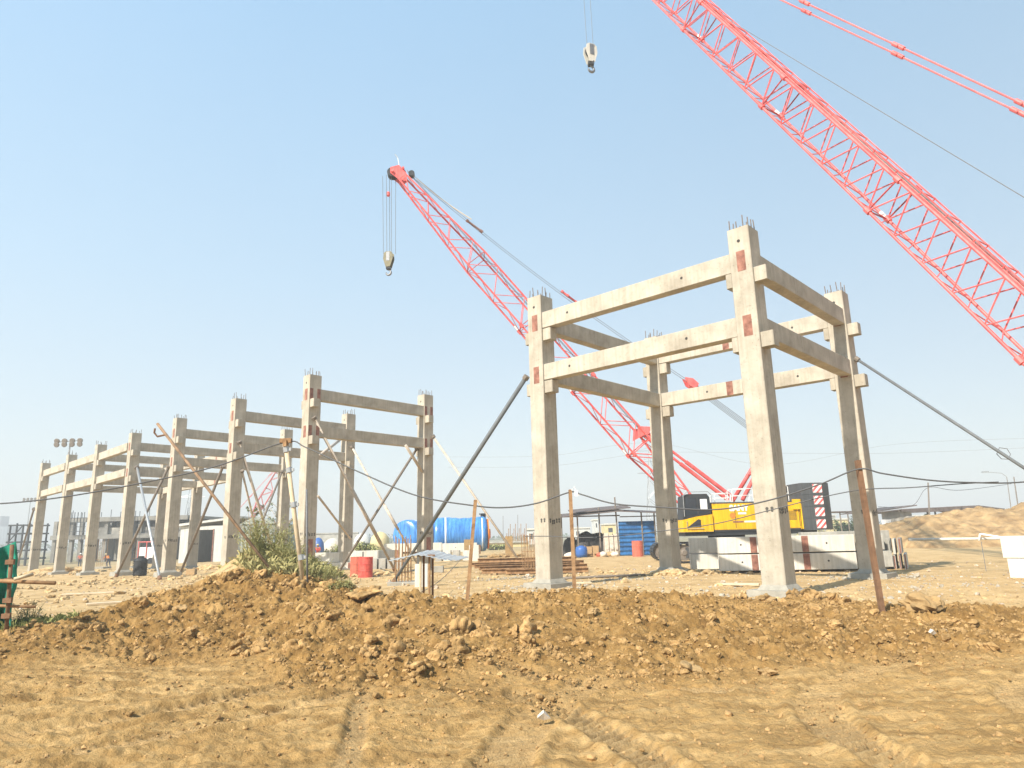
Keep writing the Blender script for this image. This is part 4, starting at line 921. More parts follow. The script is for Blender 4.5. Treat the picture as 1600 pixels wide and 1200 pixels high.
# precast pieces: o = near left bottom corner, dx = length vector
def block(o, dx, dy, h, label, group, m='conc_pale', plates=(), holes=(), name='concrete_beam', cat='concrete beam', endplates=()):
    o = Vector(o); dx = Vector(dx); dy = Vector(dy); t = root(name, o, label, cat, group)
    mb = MB(); mb.cbox(o, dx, dy, (0, 0, h), .012); mb.build('shaft', M[m], t); n = dy.normalized()
    for u, w_ in plates: mb = MB(); mb.obox(o + dx * u - n * .005 + Vector((0, 0, .01)), dx.normalized() * w_, n * .008, (0, 0, h - .02)); mb.build('steel_plate', M['red_ox'], t)
    for u in holes: mb = MB(); q = o + dx * u - n * .003 + Vector((0, 0, h * .52)); mb.tube(q, q + n * .005, .04, 10); mb.build('lifting_hole', M['hole'], t)
    for u, w_ in endplates: mb = MB(); mb.obox(o + dx + dx.normalized() * -.003 + n * u + Vector((0, 0, .03)), dx.normalized() * .008, n * w_, (0, 0, h - .06)); mb.build('steel_plate', M['red_ox'], t)
    return t
def skid(o, dx, dy, label): o = Vector(o); mb = MB(); mb.obox(o, dx, dy, (0, 0, .12)); solo(mb, 'timber_bearer', M['wood'], label, 'timber', 'timber bearers under the beam stack')
# stack behind the tower: front beams two high, then further rows behind
o1 = gxy(1126, 29.9, .10); o2 = gxy(1341, 29.0, .10); dx = (o2 - o1); ux = Vector((dx.x, dx.y, 0)).normalized(); uy = Vector((-ux.y, ux.x, 0)); dx.z = 0
H1 = .66
for k, nm in enumerate(('lower', 'upper')):
    block(o1 + Vector((0, 0, k * (H1 + .05))), dx, uy * .45, H1, f'{nm} front beam of the stack behind the right tower frame, with red bands', 'beams in the stack behind the tower', plates=((.24, .26), (.62, .26)), holes=(.17, .80), m='conc_pale')
    b1 = o1 + ux * .5 + uy * .62 + Vector((0, 0, k * (H1 + .05)))
    block(b1, dx * .93 + ux * .8 + ux * (.15 if k == 0 else 0), uy * .42, H1, f'{nm} second beam of the stack behind the right tower frame', 'beams in the stack behind the tower', m='conc')
    b2 = b1 + uy * .5
    block(b2, dx * .95 + ux * (1.25 + (.25 if k == 0 else 0)), uy * .42, H1, f'{nm} third beam of the stack, the rearmost long one', 'beams in the stack behind the tower', m='conc_old')
    b3 = o1 - ux * 1.05 + uy * 1.75 + Vector((0, 0, k * (H1 + .05)))
    block(b3, ux * 4.6, uy * .5, H1 - .01, f'{nm} rear beam sticking out at the left end of the stack', 'beams in the stack behind the tower', m='conc_pale', plates=())
b4 = o1 + ux * 3.0 + uy * 1.75
block(b4 + ux * .75, ux * 3.6, uy * .5, 1.5, 'grey green topped slab at the back of the beam stack', 'beams in the stack behind the tower', m='conc_old')
for k, (x0, x1, r0, r1, Yd) in enumerate([(1386, 1393, 868, 893, 30.2), (1394, 1402, 868, 893, 30.0), (1403, 1410, 867, 892, 29.9), (1411, 1419, 866, 891, 29.8), (1384, 1392, 842, 866, 30.3), (1393, 1400, 842, 866, 30.1), (1401, 1410, 841, 865, 30.0)]):
    a = at(x0, r0, Yd); b = at(x1, r1, Yd); block((a.x, Yd, b.z), (b.x - a.x, 0, 0), Vector((.50, .87, 0)) * 2.6, a.z - b.z, f"{['first', 'second', 'third', 'fourth', 'first', 'second', 'third'][k]} member from the left in the {'lower' if k < 4 else 'upper'} tier seen end on right of the tower column", 'members stacked end on right of the tower column', m='conc_pale' if k % 2 else 'conc_old', plates=((.35, (b.x - a.x) * .5),) if k in (1, 2, 3, 6) else ())
for k, u in enumerate((.55, 2.6, 4.9)): skid(o1 + ux * u - uy * .12 - Vector((0, 0, .16)), ux * .16, uy * 1.9, f"{['left', 'middle', 'right'][k]} timber bearer under the beam stack behind the tower")
# pale blocks at the right edge
o = gxy(1579, 23.6); ux2 = A_.copy(); uy2 = Vector((-ux2.y, ux2.x, 0))
block(o + Vector((0, 0, .02)), ux2 * 1.8, uy2 * 1.0, .62, 'lower pale block of the pair cut off by the right edge', 'pale blocks at the right edge', m='conc_pale', name='concrete_block', cat='concrete block')
block(o - ux2 * .1 + Vector((0, 0, .66)), ux2 * 1.9, uy2 * 1.0, .70, 'upper pale block of the pair cut off by the right edge', 'pale blocks at the right edge', m='conc_pale', name='concrete_block', cat='concrete block')
a = at(1420, 843, 33); b = at(1578, 843, 32.2); mb = MB(); mb.tube(a, b + Vector((3, 0, 0)), .065, 10); solo(mb, 'long_pipe', M['conc_pale'], 'long pale horizontal pipe beyond the yard at the right', 'pipe', smooth=True)
a = at(1530, 845, 32.5); c = at(1531, 835, 32.5); b = at(1575, 841, 31.5); mb = MB(); mb.path([a, c, c + Vector((.05, 0, .02)), b], .04, 8); solo(mb, 'bent_pipe', M['white'], 'white bent pipe rising beside the pale blocks', 'pipe', smooth=True)
mb = MB(); mb.tube(gxy(1541, 27.0, -.05), at(1533, 846, 27.0), .012, 5); solo(mb, 'wire_rod', M['rope'], 'thin rod standing upright left of the pale blocks', 'rod')
for k in range(4): pass
# beams laid out between the long row and the blue tanks
grp = 'pale precast beams laid out before the blue tanks'
def yb(px0, row_top, px1, Yd, h, dep, label, m='conc_pale', plates=(), dz=0., holes=()):
    a = at(px0, row_top, Yd); b = at(px1, row_top, Yd); o = Vector((a.x, Yd, a.z - h)); return block(o, (b.x - a.x, 0, 0), (0, dep, 0), h, label, grp, m, plates, holes)
yb(488, 864, 566, 47.0, .62, .5, 'upper pale beam seen between the tallest front column and the second back column', plates=())
yb(490, 880, 553, 46.8, .72, .5, 'lower pale beam seen between the tallest front column and the second back column', plates=((.07, .25), (.85, .2)))
yb(548, 861, 628, 50.0, .62, .5, 'pale beam with a red patch running behind the red drums', plates=((.86, .3),))
for k in range(5): yb(565 + k * 13.4, 874 - k * .6, 575.5 + k * 13.4, 46 - k * .1, .72 + .02 * (k % 2), .9, f"{['first', 'second', 'third', 'fourth', 'fifth'][k]} grey block from the red drum in the short row beside it", m='conc_old')
yb(600, 850, 690, 60, .70, .5, 'long pale beam in front of the left blue tank')
yb(662, 850, 745, 62, .75, .5, 'long pale beam in front of the right blue tank', plates=((.22, .2),), holes=(.3, .6))
for k, (x, w_) in enumerate([(680, 10), (693, 11), (707, 11), (723, 14)]): yb(x, 860 + .1 * k, x + w_, 57, .95, .9, f"{['first', 'second', 'third', 'fourth'][k]} block from the left in the row under the right blue tank", m='conc_pale' if k % 2 else 'conc_old', plates=((.75, .2),) if k == 3 else ())
yb(725, 843, 738, 58.5, .9, .6, 'brownish stone block standing on the beams before the right tank', m='rock')
yb(733, 852, 748, 55, 1.5, .7, 'tall pale block at the right end of the beams before the tank')
yb(789, 838, 801, 62, 1.9, .6, 'pale slab standing upright right of the blue tank', m='rock')
yb(562, 846, 568, 66, .7, .6, 'small pale block behind the weeds right of the tallest front column', m='conc_pale')
yb(612, 912, 668, 30.5, .16, 1.0, 'thin grey concrete slab at the foot of the left rebar bundle', m='conc_old')
# starter bars on pads
def bars(px0, px1, row_top, Yd, n, padh, label, padw=1.2, padpx=None):
    c = gxy((px0 + px1) / 2, Yd); a = at(px0, row_top, Yd); b = at(px1, row_top, Yd); w_ = b.x - a.x; t = root('starter_bars', c, label, 'rebar bundle', 'bundles of starter bars')
    mb = MB(); mb.cbox(c + Vector((-padw / 2, -padw / 2, -.3)), (padw, 0, 0), (0, padw, 0), (0, 0, padh + .3), .02); mb.build('pad', M['ped'], t); rnd = random.Random(px0)
    for i in range(n):
        u = i / (n - 1); y = (-.5 if i % 2 else .5) * w_ * .8
        mb = MB(); p0 = c + Vector((-w_ / 2 + u * w_, y, padh - .02)); mb.tube(p0, Vector((p0.x + rnd.uniform(-.03, .03), p0.y, a.z + rnd.uniform(-.12, .06))), .018, 6); mb.build('bar', M['rust'], t)
    mb = MB()
    for z in (.35, .8):
        q = [c + Vector((-w_ / 2, -w_ * .4, padh + z)), c + Vector((w_ / 2, -w_ * .4, padh + z)), c + Vector((w_ / 2, w_ * .4, padh + z)), c + Vector((-w_ / 2, w_ * .4, padh + z))]; mb.path(q + [q[0]], .01, 5)
    mb.build('tie_ring', M['rust'], t)
bars(617, 643, 838, 29.0, 12, .12, 'bundle of rusty starter bars behind the small sheet metal table', 1.1)
bars(817, 836, 833, 33.5, 9, .22, 'bundle of rusty starter bars just left of the left tower column', 1.0)
bars(196, 214, 842, 74, 6, .2, 'bundle of starter bars near the worker in the orange vest', 1.6)
bars(150, 162, 842, 78, 5, .2, 'bundle of starter bars left of the worker in the orange vest', 1.6)
# stack of rusty steel sections and timber between the stake and the tower
rnd = random.Random(4)
for k, (x0, x1, row, Yd) in enumerate([(735, 912, 878, 35.2), (741, 905, 883, 34.6), (748, 918, 888, 34.0), (752, 906, 893, 33.4), (746, 900, 874, 36.0), (790, 920, 895, 32.8)]):
    a = at(x0, row, Yd); b = at(x1, row, Yd); z = gxy(x0, Yd).z + [.34, .28, .20, .08, .5, .05][k]; mb = MB(); d = Vector((b.x - a.x, rnd.uniform(-.3, .5), 0))
    o = Vector((a.x, Yd, z)); n = Vector((-d.y, d.x, 0)).normalized()
    mb.obox(o, d, n * .2, (0, 0, .018)); mb.obox(o + n * .092 + Vector((0, 0, .0181)), d, n * .016, (0, 0, .165)); mb.obox(o + Vector((0, 0, .1832)), d, n * .2, (0, 0, .018))
    solo(mb, 'steel_girder', M['rust'], ['second highest', 'third highest', 'fourth highest', 'second lowest', 'topmost', 'nearest and lowest'][k] + ' rusty girder in the pile left of the left tower column', 'girder', 'rusty girders in the pile')
for k, x in enumerate((770, 800, 880)):
    p = gxy(x, 33.2, -.02); mb = MB(); mb.obox(p, (.16, 0, 0), (0, 3.2, 0), (0, 0, .12)); solo(mb, 'timber_bearer', M['wood'], ['left', 'middle', 'right'][k] + ' timber bearer under the rusty girders', 'timber', 'timber bearers under the girders')
a = gxy(880, 28.5, .05); b = gxy(1008, 29.5, .05); mb = MB(); mb.tube(a, b, .05, 10); solo(mb, 'loose_pipe', M['prop_dk'], 'dark pipe lying on the yard between the left and rear tower columns', 'pipe', smooth=True)
p = gxy(290, 49); mb = MB(); mb.cbox(p, (.6, 0, 0), (0, .4, 0), (0, 0, .38), .02); solo(mb, 'block', M['card'], 'small brown box on the ground right of the third front column', 'box')
# small sheet metal table
g = gxy(668, 17.2); t = root('sheet_table', g, 'small table of corrugated zinc sheet on thin rusty legs', 'table')
tl, tr_ = at(613, 876, 17.2), at(716, 874, 17.2); ty = tl.z
mb = MB(); n = 46
top = []; W_ = tr_.x - tl.x
for j, yy in enumerate((-.5, .6)):
    for i in range(n + 1):
        u = i / n; z = ty + .17 * math.exp(-((u - .42) / .28) ** 2) * (1 if j else .75) + .012 * math.cos(u * n / 2 * math.pi) - .04 * max(0, u - .7) + (.05 if j else 0); top.append(Vector((tl.x + u * W_ + (.22 if j else 0), 17.2 + yy, z)))
bot = [v - Vector((0, 0, .008)) for v in top]; m1 = n + 1
mb.add(top + bot, [(i, i + 1, m1 + i + 1, m1 + i) for i in range(n)] + [(2 * m1 + i, 3 * m1 + i, 3 * m1 + i + 1, 2 * m1 + i + 1) for i in range(n)] + [(i, 2 * m1 + i, 2 * m1 + i + 1, i + 1) for i in range(n)] + [(m1 + i, m1 + i + 1, 3 * m1 + i + 1, 3 * m1 + i) for i in range(n)])
mb.build('table_top', M['sheet'], t)
for x, yy, m in ((657, -.35, 'woodp'), (671, -.3, 'rust'), (662, .4, 'rust_dk'), (676, .45, 'rust_dk')):
    a = at(x, 930, 17.2 + yy); mb = MB(); zt = at(657, 873, 17.2).z + .08; xx = at(x, 875, 17.2 + yy).x; mb.tube((a.x, 17.2 + yy, gh(a.x, 17.2 + yy) - .05), (xx, 17.2 + yy, zt), .028, 8); mb.build('leg', M[m], t)
mb = MB(); mb.obox(Vector((at(655, 880, 17.2).x, 16.86, zt - .02)), (.42, 0, 0), (0, .04, 0), (0, 0, .04)); mb.build('rail', M['rust_dk'], t)
o = gxy(640, 16.6, .03); mb = MB(); mb.obox(o, (1.25, .45, .04), (-.1, .3, 0), (0, 0, .02)); solo(mb, 'flat_sheet', M['prop_dk'], 'dark flat sheet lying on the soil under the zinc table', 'sheet')
o = gxy(648, 27, .0); mb = MB(); mb.cbox(o, (.5, 0, 0), (0, .2, 0), (0, 0, .85), .02); solo(mb, 'sign_board', M['conc_pale'], 'pale board standing on the ground behind the zinc table', 'board')
o = gxy(676, 38, .0); mb = MB(); mb.cbox(o, (.55, 0, 0), (0, .5, 0), (0, 0, .32), .02); solo(mb, 'concrete_stump', M['ped'], 'low grey concrete stump at the foot of the first back column', 'concrete block')

# blue wrapped pressure vessels
def vessel(c, ang, L, r, label, flange=True):
    t = root('wrapped_vessel', c - Vector((0, 0, r + .25)), label, 'tank', 'blue wrapped vessels'); d = Vector((math.cos(ang), math.sin(ang), 0)); v = Vector((-d.y, d.x, 0))
    prof = [(0, .02), (.02, r * .6), (.06, r * .93), (.15, r)]; n = int(L / .22); rn = random.Random(int(L * 10))
    for i in range(1, n): prof.append((.15 + (L - .3) * i / n, r + rn.uniform(-.03, .035) + .05 * math.sin(i * .35)))
    prof += [(L - .15, r), (L - .04, r * .88), (L, .02)]
    mb = MB(); mb.lathe(c, d, prof, 40); mb.v = [(x + .05 * noise(np.array(x * 2.), np.array(z * 3 + y)) , y, z + .05 * float(noise(np.array(x * 1.4 + 9), np.array(y * 3 + z * 2)))) for x, y, z in [(float(a), float(b), float(e)) for a, b, e in mb.v]]
    mb.v = [(float(a), float(b), float(e)) for a, b, e in mb.v]
    mb.build('wrapping', M['tank'], t, True)
    for k, (s, w_) in enumerate(((.20, .06), (.27, .04), (.88, .05))):
        mb = MB(); mb.lathe(c + d * L * s, d, [(0, r * 1.0), (0.01, r * 1.035), (w_ * 3, r * 1.04), (w_ * 3 + .01, r)], 40); mb.build('white_band', M['tankw'], t, True)
    for s in (.15, .8):
        mb = MB(); o = c + d * L * s; mb.obox(o - v * r * .8 - Vector((0, 0, r + .25)), d * .3, v * r * 1.6, (0, 0, r * .55)); mb.build('saddle', M['rust_dk'], t)
    if flange:
        mb = MB(); mb.lathe(c + d * (L + .0), d, [(0, r * .9), (.12, r * .9), (.13, r * .3), (.3, r * .28), (.32, .05)], 30); mb.build('end_flange', M['orange'], t)
        mb = MB(); e = c + d * L * .93 + Vector((0, 0, r * .9)); mb.lathe(e, (0, 0, 1), [(0, .25), (.4, .25), (.41, .4), (.5, .4)], 16); mb.build('nozzle', M['dark'], t)
    return t
c = at(660, 833, 70); cz = c.z
vessel(at(678, 836, 66), R(6), 5.0, 1.55, 'large blue wrapped vessel lying on its side, orange rim at its right end')
vessel(at(632, 837, 66), R(64), 4.6, 1.42, 'blue wrapped vessel whose round end faces the camera, left of the larger one', False)

# sheds, shacks, buildings
def bx(mb, px0, px1, row, Yd, dep, rb=None, z0=None):
    a = at(px0, row, Yd); b = at(px1, row, Yd); z0 = (float(site(a.x, Yd)) - .1 if rb is None else at(px0, rb, Yd).z) if z0 is None else z0
    mb.box(a.x, b.x, Yd, Yd + dep, z0, a.z); return a, b
# open shelter with blue corrugated wall
t = root('shelter', gxy(960, 57), 'open shelter with dark sheet roof and blue corrugated wall behind the yard', 'shelter')
def corr(x0, x1, y, z0, z1, horiz=True, pitch=.25, amp=.04):
    mb = MB(); n = int(((z1 - z0) if horiz else (x1 - x0)) / pitch) * 4; vs = []
    for i in range(n + 1):
        u = i / n; o = amp * [0, 1, 1, 0][i % 4]
        if horiz: vs += [(x0, y - o, z0 + (z1 - z0) * u), (x1, y - o, z0 + (z1 - z0) * u)]
        else: vs += [(x0 + (x1 - x0) * u, y - o, z0), (x0 + (x1 - x0) * u, y - o, z1)]
    k = len(vs); vs += [(a, b + .02, c) for a, b, c in vs]
    fs = []
    for i in range(n): a = 2 * i; fs += [(a, a + 1, a + 3, a + 2), (k + a, k + a + 2, k + a + 3, k + a + 1)]
    fs += [(0, k, k + 1, 1), (k - 2, k - 1, 2 * k - 1, 2 * k - 2)]
    mb.add(vs, fs); return mb
a, b = at(966, 815, 57), at(1023, 815, 57); corr(a.x, b.x, 57, -.05, a.z, True, .34, .07).build('blue_wall', M['blue'], t)
mb = MB(); mb.box(b.x + .02, b.x + .06, 57.1, 60.5, -.05, a.z - .1); mb.build('side_wall', M['blue'], t)
zr = at(960, 803, 57).z; xa, xb = at(850, 808, 57).x, at(968, 800, 57).x; xc = at(1045, 804, 57).x
for (x0, x1, z0, z1, y0, y1) in ((xa - .4, xb + .2, zr - .35, zr + .18, 56.2, 61.5), (xb - .3, xc, zr + .14, zr - .12, 56.0, 61.5), (xa + 2.2, xb + .9, zr + .1, zr + .42, 56.8, 60)):
    mb = MB(); mb.obox((x0, y0, z0), (x1 - x0, 0, z1 - z0), (0, y1 - y0, .35), (0, 0, .07)); mb.build('roof_sheet', M['roof'], t)
for px in (877, 902, 936, 964, 1002, 1022):
    p = at(px, 820, 57.2); mb = MB(); top = zr + {936: .55, 964: 1.35}.get(px, .1); mb.tube((p.x, 56.95, -.1), (p.x - (.1 if px == 964 else 0), 56.95, top), .06, 8); mb.build('post', M['prop_dk'], t)
mb = MB(); mb.box(xa, xb, 57.0, 57.08, zr - .18, zr - .08); mb.box(xb, xc, 57.0, 57.08, zr - .28, zr - .2); mb.build('roof_rail', M['roof'], t)
for k, (x0, x1, row, dz, lab, m, dep) in enumerate([(878, 905, 840, 0, 'black sheet covered heap under the left end of the shelter', 'tarp', 1.4), (895, 955, 834, 0, 'crumpled black tarpaulin draped over goods under the shelter roof', 'tarp', 1.6), (944, 966, 833, 0, 'pale stacked boxes beside the blue corrugated wall', 'bag', 1.0), (905, 936, 853, 0, 'brown crate on the ground before the black tarpaulin', 'card', .8)]):
    a, b = at(x0, row, 58.6 - k * .7), at(x1, row, 58.6 - k * .7); Yd = a.y; g0 = float(site(a.x, Yd)) - .05; nn = 14; mb = MB(); vs = []; fs = []
    if m == 'tarp':
        for j in range(7):
            for i in range(nn + 1):
                u, v = i / nn, j / 6; e = (1 - abs(2 * u - 1) ** 5) * (1 - abs(2 * v - 1) ** 5); z = g0 + (a.z - g0) * e * (1 + .25 * float(fbm(np.array(u * 5 + k * 9), np.array(v * 4), 3, 33))); vs.append((a.x + (b.x - a.x) * u, Yd + dep * v + .12 * float(noise(np.array(u * 9), np.array(v * 5 + k))), z))
        fs = [(j * (nn + 1) + i, j * (nn + 1) + i + 1, (j + 1) * (nn + 1) + i + 1, (j + 1) * (nn + 1) + i) for j in range(6) for i in range(nn)]; mb.add(vs, fs)
    else:
        w_ = (b.x - a.x) / 3
        for i in range(3):
            hh = (a.z - g0); mb.cbox((a.x + i * w_ + .01 * i, Yd + .05 * i, g0), (w_ * .95, 0, 0), (0, dep, 0), (0, 0, hh * (1, .92, .97)[i]), .03)
            mb.box(a.x + i * w_ + .08, a.x + i * w_ + w_ * .8, Yd - .03, Yd + .02, g0 + hh * .3, g0 + hh * .42)
    solo(mb, ['covered_heap', 'tarpaulin', 'box_stack', 'crate'][k], M[m], lab, ['heap', 'tarpaulin', 'boxes', 'crate'][k], smooth=m == 'tarp')
def sack(px, Yd, s, m, lab, name='sack', sq=.6):
    p = gxy(px, Yd); v, f_ = lump(2, s, px % 91, .18, sq); mb = MB(); mb.add([tuple(q) for q in v], [tuple(int(i) for i in g) for g in f_]); o = mb.build(name, M[m], None, True); o.location = (p.x, Yd, p.z + s * sq * .7); tag(o, lab, name.replace('_', ' '), 'bundles under the shelter')
sack(890, 56, .42, 'bag', 'pale sack at the left end of the goods under the shelter')
sack(938, 56.1, .35, 'drumo', 'small red bag beside the brown crate')
sack(943, 55.6, .40, 'bag', 'white bag in front of the small red one')
sack(952, 56.2, .38, 'card', 'tan sack in front of the pale boxes'); sack(961, 55.9, .36, 'bag', 'pale sack nearest the blue wall')
p = gxy(909, 55.6); mb = MB(); mb.lathe(p, (0, 0, 1), [(0, .42), (.3, .46), (.6, .46), (.8, .40), (.86, .2), (.9, .19)], 20); solo(mb, 'plastic_tub', M['bluep'], 'pale blue plastic barrel standing before the black heap', 'barrel', smooth=True)
# yellow building, storage behind
t = root('yellow_building', at(792, 870, 120), 'low pale yellow building right of the blue tank, rusty rods on its roof', 'building')
mb = MB(); a, b = bx(mb, 763, 826, 849, 120, 6); mb.build('wall', M['yelbld'], t)
mb = MB(); mb.box(a.x - .3, b.x + .3, 119.7, 126.2, a.z, a.z + .25); mb.build('roof_slab', M['conc_old'], t)
for px in (775, 798, 815): mb = MB(); q = at(px, 856, 120); mb.box(q.x, q.x + 1.1, 119.95, 119.99, q.z - 1.0, q.z); mb.build('window', M['dark'], t)
for i in range(12): mb = MB(); q = a.lerp(b, .45 + .045 * i); mb.tube((q.x, 121 + (i % 3), a.z + .2), (q.x + .1, 121 + (i % 3), a.z + 1.6 + .8 * ((i * 7) % 3)), .06, 5); mb.build('rod', M['rust'], t)
# rubble
for k, (px, Yd, s) in enumerate([(772, 62, .35), (778, 61.5, .3), (784, 62, .4), (791, 61, .3), (766, 61.8, .25), (806, 62, .35), (815, 62.4, .3)]):
    p = gxy(px, Yd); v, f_ = lump(1, s, k + 40, .4, .6); mb = MB(); mb.add([tuple(q) for q in v], [tuple(int(i) for i in g) for g in f_]); o = mb.build('rubble_lump', M['rock'], None, False); o.location = (p.x, Yd, p.z + s * .3); tag(o, ['second', 'third', 'fourth', 'fifth', 'leftmost', 'sixth', 'rightmost'][k] + ' lump of broken concrete near the foot of the upright pale slab', 'rubble', 'rubble by the upright slab')
# pale tanks and domes far behind
def dome(px0, px1, row, Yd, m, lab, name='storage_tank', cat='tank'):
    a, b = at(px0, row, Yd), at(px1, row, Yd); r = (b.x - a.x) / 2; c = Vector(((a.x + b.x) / 2, Yd, float(site(a.x, Yd)))); h = a.z - c.z; mb = MB()
    mb.lathe(c, (0, 0, 1), [(0, r), (h * .45, r), (h * .7, r * .9), (h * .88, r * .62), (h * .97, r * .3), (h, .02)], 24); solo(mb, name, M[m], lab, cat, smooth=True)
dome(579, 609, 831, 130, 'yelbld', 'tan dome topped tank far behind, left of the blue tanks')
dome(553, 582, 833, 135, 'shedw', 'white dome topped tank beside the tan one')
dome(506, 535, 841, 110, 'bag', 'pale covered mound between the tallest front column and the second back column', 'covered_mound', 'mound')
dome(488, 507, 840, 100, 'bluep', 'blue sheeted heap just right of the tallest front column', 'sheeted_heap', 'heap')
dome(426, 440, 843, 70, 'bluep', 'small blue covered heap behind the weeds left of the tallest front column', 'sheeted_heap', 'heap')
# low dark wall in the distance
mb = MB(); a, b = at(480, 835, 200), at(560, 835, 200); mb.box(a.x, b.x, 200, 200.6, -1, a.z); mb.box(a.x, b.x, 199.8, 200.8, a.z, a.z + .3); solo(mb, 'boundary_wall', M['conc_old'], 'low grey boundary wall far behind the second back column', 'wall')
# white shed with dark doorway
t = root('white_shed', at(320, 868, 92), 'white sheet shed with a dark open doorway behind the third front column', 'shed')
a, b = at(283, 820, 92), at(372, 812, 92); z0 = -.8; d0, d1 = at(312, 820, 92).x, at(334, 820, 92).x; zt = b.z - .3
mb = MB(); mb.box(a.x, d0, 92, 92.2, z0, zt - .4); mb.box(d1, b.x, 92, 92.2, z0, zt - .4); mb.box(d0, d1, 92, 92.2, zt - .9, zt - .4); mb.box(a.x, a.x + .2, 92.2, 104, z0, zt - .4); mb.box(b.x - .2, b.x, 92.2, 104, z0, zt - .4); mb.box(a.x + .2, b.x - .2, 103.8, 104, z0, zt - .4); mb.build('wall', M['shedw'], t)
mb = MB(); mb.prism([(a.x - .4, 91.6, zt - .4), (b.x + .4, 91.6, zt + .5), (b.x + .4, 91.6, zt + .75), (a.x - .4, 91.6, zt - .1)], (0, 13, 0)); mb.build('roof', M['shedw'], t)
mb = MB(); mb.box(d0 - .12, d0, 91.9, 92.05, z0, zt - .8); mb.box(d1, d1 + .12, 91.9, 92.05, z0, zt - .8); mb.build('door_frame', M['red_ox'], t)
# grey corrugated shed with rounded roof
t = root('corrugated_shed', at(410, 868, 80), 'tall grey corrugated shed with a low curved roof behind a sapling', 'shed')
a, b = at(378, 818, 80), at(430, 822, 80)
corr(a.x, b.x, 80, -.8, a.z - .1, False, .5, .07).build('wall', M['shedg'], t)
mb = MB(); n = 16; pr = [(a.x - .2 + (b.x - a.x + .4) * i / n, 79.8, a.z - .1 + .75 * math.sin(math.pi * i / n)) for i in range(n + 1)]; mb.prism(pr[::-1], (0, 9, 0)); mb.build('roof', M['shedg'], t)
mb = MB(); mb.box(b.x - .15, b.x, 80.05, 88, -.8, a.z - .1); mb.box(a.x, a.x + .15, 80.05, 88, -.8, a.z - .1); mb.build('side_wall', M['shedg'], t)
# unfinished concrete building behind the long row
t = root('unfinished_building', at(200, 868, 120), 'unfinished grey concrete building with bare floors and scaffolding behind the long row', 'building')
a, b = at(66, 812, 120), at(366, 802, 120); z_ = [at(200, r, 120).z for r in (862, 836, 808)]; fl = [-.9, at(200, 834, 120).z, at(200, 807, 120).z]
def seg(x0, x1): return at(x0, 830, 120).x, at(x1, 830, 120).x
for z, (x0, x1) in ((fl[1], seg(80, 300)), (fl[2], seg(92, 292))):
    mb = MB(); mb.box(x0, x1, 120, 136, z - .5, z); mb.build('floor_slab', M['conc_dk'], t)
    mb = MB(); mb.box(x0, x1, 119.9, 119.995, z - .75, z - .05); mb.build('edge_beam', M['conc_dk'], t)
x0, x1 = seg(84, 296)
for i in range(9):
    x = x0 + (x1 - x0) * i / 8
    for y in (120.3, 127.5, 135): mb = MB(); mb.box(x - .3, x + .3, y, y + .6, -.9, fl[2] - .55); mb.build('column', M['conc_dk'], t)
for i in (0, 2, 3, 5, 7):
    xx0 = x0 + (x1 - x0) * i / 8 + .35; xx1 = x0 + (x1 - x0) * (i + 1) / 8 - .35
    mb = MB(); mb.box(xx0, xx1, 120.8, 121, fl[1], fl[1] + (1.1 if i % 2 else 2.3)); mb.build('infill_wall', M['conc_old' if i == 3 else 'conc_dk'], t)
for i in (1, 4, 6):
    xx0 = x0 + (x1 - x0) * i / 8 + .35; xx1 = x0 + (x1 - x0) * (i + 1) / 8 - .35; mb = MB()
    for k in range(5): x = xx0 + (xx1 - xx0) * k / 4; mb.tube((x, 119.2, -.9 if i == 4 else fl[1]), (x, 119.2, fl[2] + .9), .06, 5)
    for k in range(4): z = fl[1] + .6 + k * .75; mb.tube((xx0 - .4, 119.2, z), (xx1 + .4, 119.2, z), .05, 5)
    mb.build('scaffolding', M['steel_dk'], t)
mb = MB(); mb.box(x0 - .2, x1 + .2, 135.8, 136.2, -.9, fl[2] - .5); mb.build('back_wall', M['conc_dk'], t)
for i in range(14): mb = MB(); x = x0 + (x1 - x0) * (i + .4) / 14; mb.tube((x, 121, fl[2]), (x, 121, fl[2] + .9 + .4 * (i % 2)), .05, 5); mb.build('starter_bar', M['steel_dk'], t)
# dark steel frame at far left
t = root('steel_tower', at(33, 880, 105), 'dark steel frame tower of several floors at the far left', 'tower')
a, b = at(17, 820, 105), at(47, 819, 105); zb = -.9; zt = a.z
for i in range(4):
    x = a.x + (b.x - a.x) * i / 3
    for y in (105, 109): mb = MB(); mb.tube((x, y, zb), (x, y, zt + (.2 if i % 2 else 0)), .13, 6); mb.build('post', M['steel_dk'], t)
for k in range(5):
    z = zb + (zt - zb) * (k + 1) / 5
    for y in (105, 109): mb = MB(); mb.tube((a.x - .3, y, z - .1), (b.x + .3, y, z - .1), .12, 6); mb.build('girder', M['steel_dk'], t)
mb = MB()
for k in range(5):
    z = zb + (zt - zb) * k / 5; h = (zt - zb) / 5; i = k % 3; xa_, xb_ = a.x + (b.x - a.x) * i / 3, a.x + (b.x - a.x) * (i + 1) / 3; mb.tube((xa_, 105, z), (xb_, 105, z + h), .08, 5)
mb.build('bracing', M['steel_dk'], t)
for k in range(1, 5): mb = MB(); z = zb + (zt - zb) * k / 5; mb.box(a.x, b.x, 105.2, 108.8, z - .06, z); mb.build('deck', M['steel_dk'], t)
# distant blue tower block and hillside town
mb = MB(); a, b = at(-14, 823, 600), at(12, 823, 600); mb.box(a.x, b.x, 600, 620, -6, a.z); mb.box(a.x - 20, a.x + 4, 605, 615, -6, a.z + 9)
for i in range(6): mb.box(a.x + 1 + i * 2.4, a.x + 2.2 + i * 2.4, 599.7, 599.95, 0, a.z - 2)
solo(mb, 'tower_block', M['far'], 'faint bluish block of flats at the far left edge', 'building')
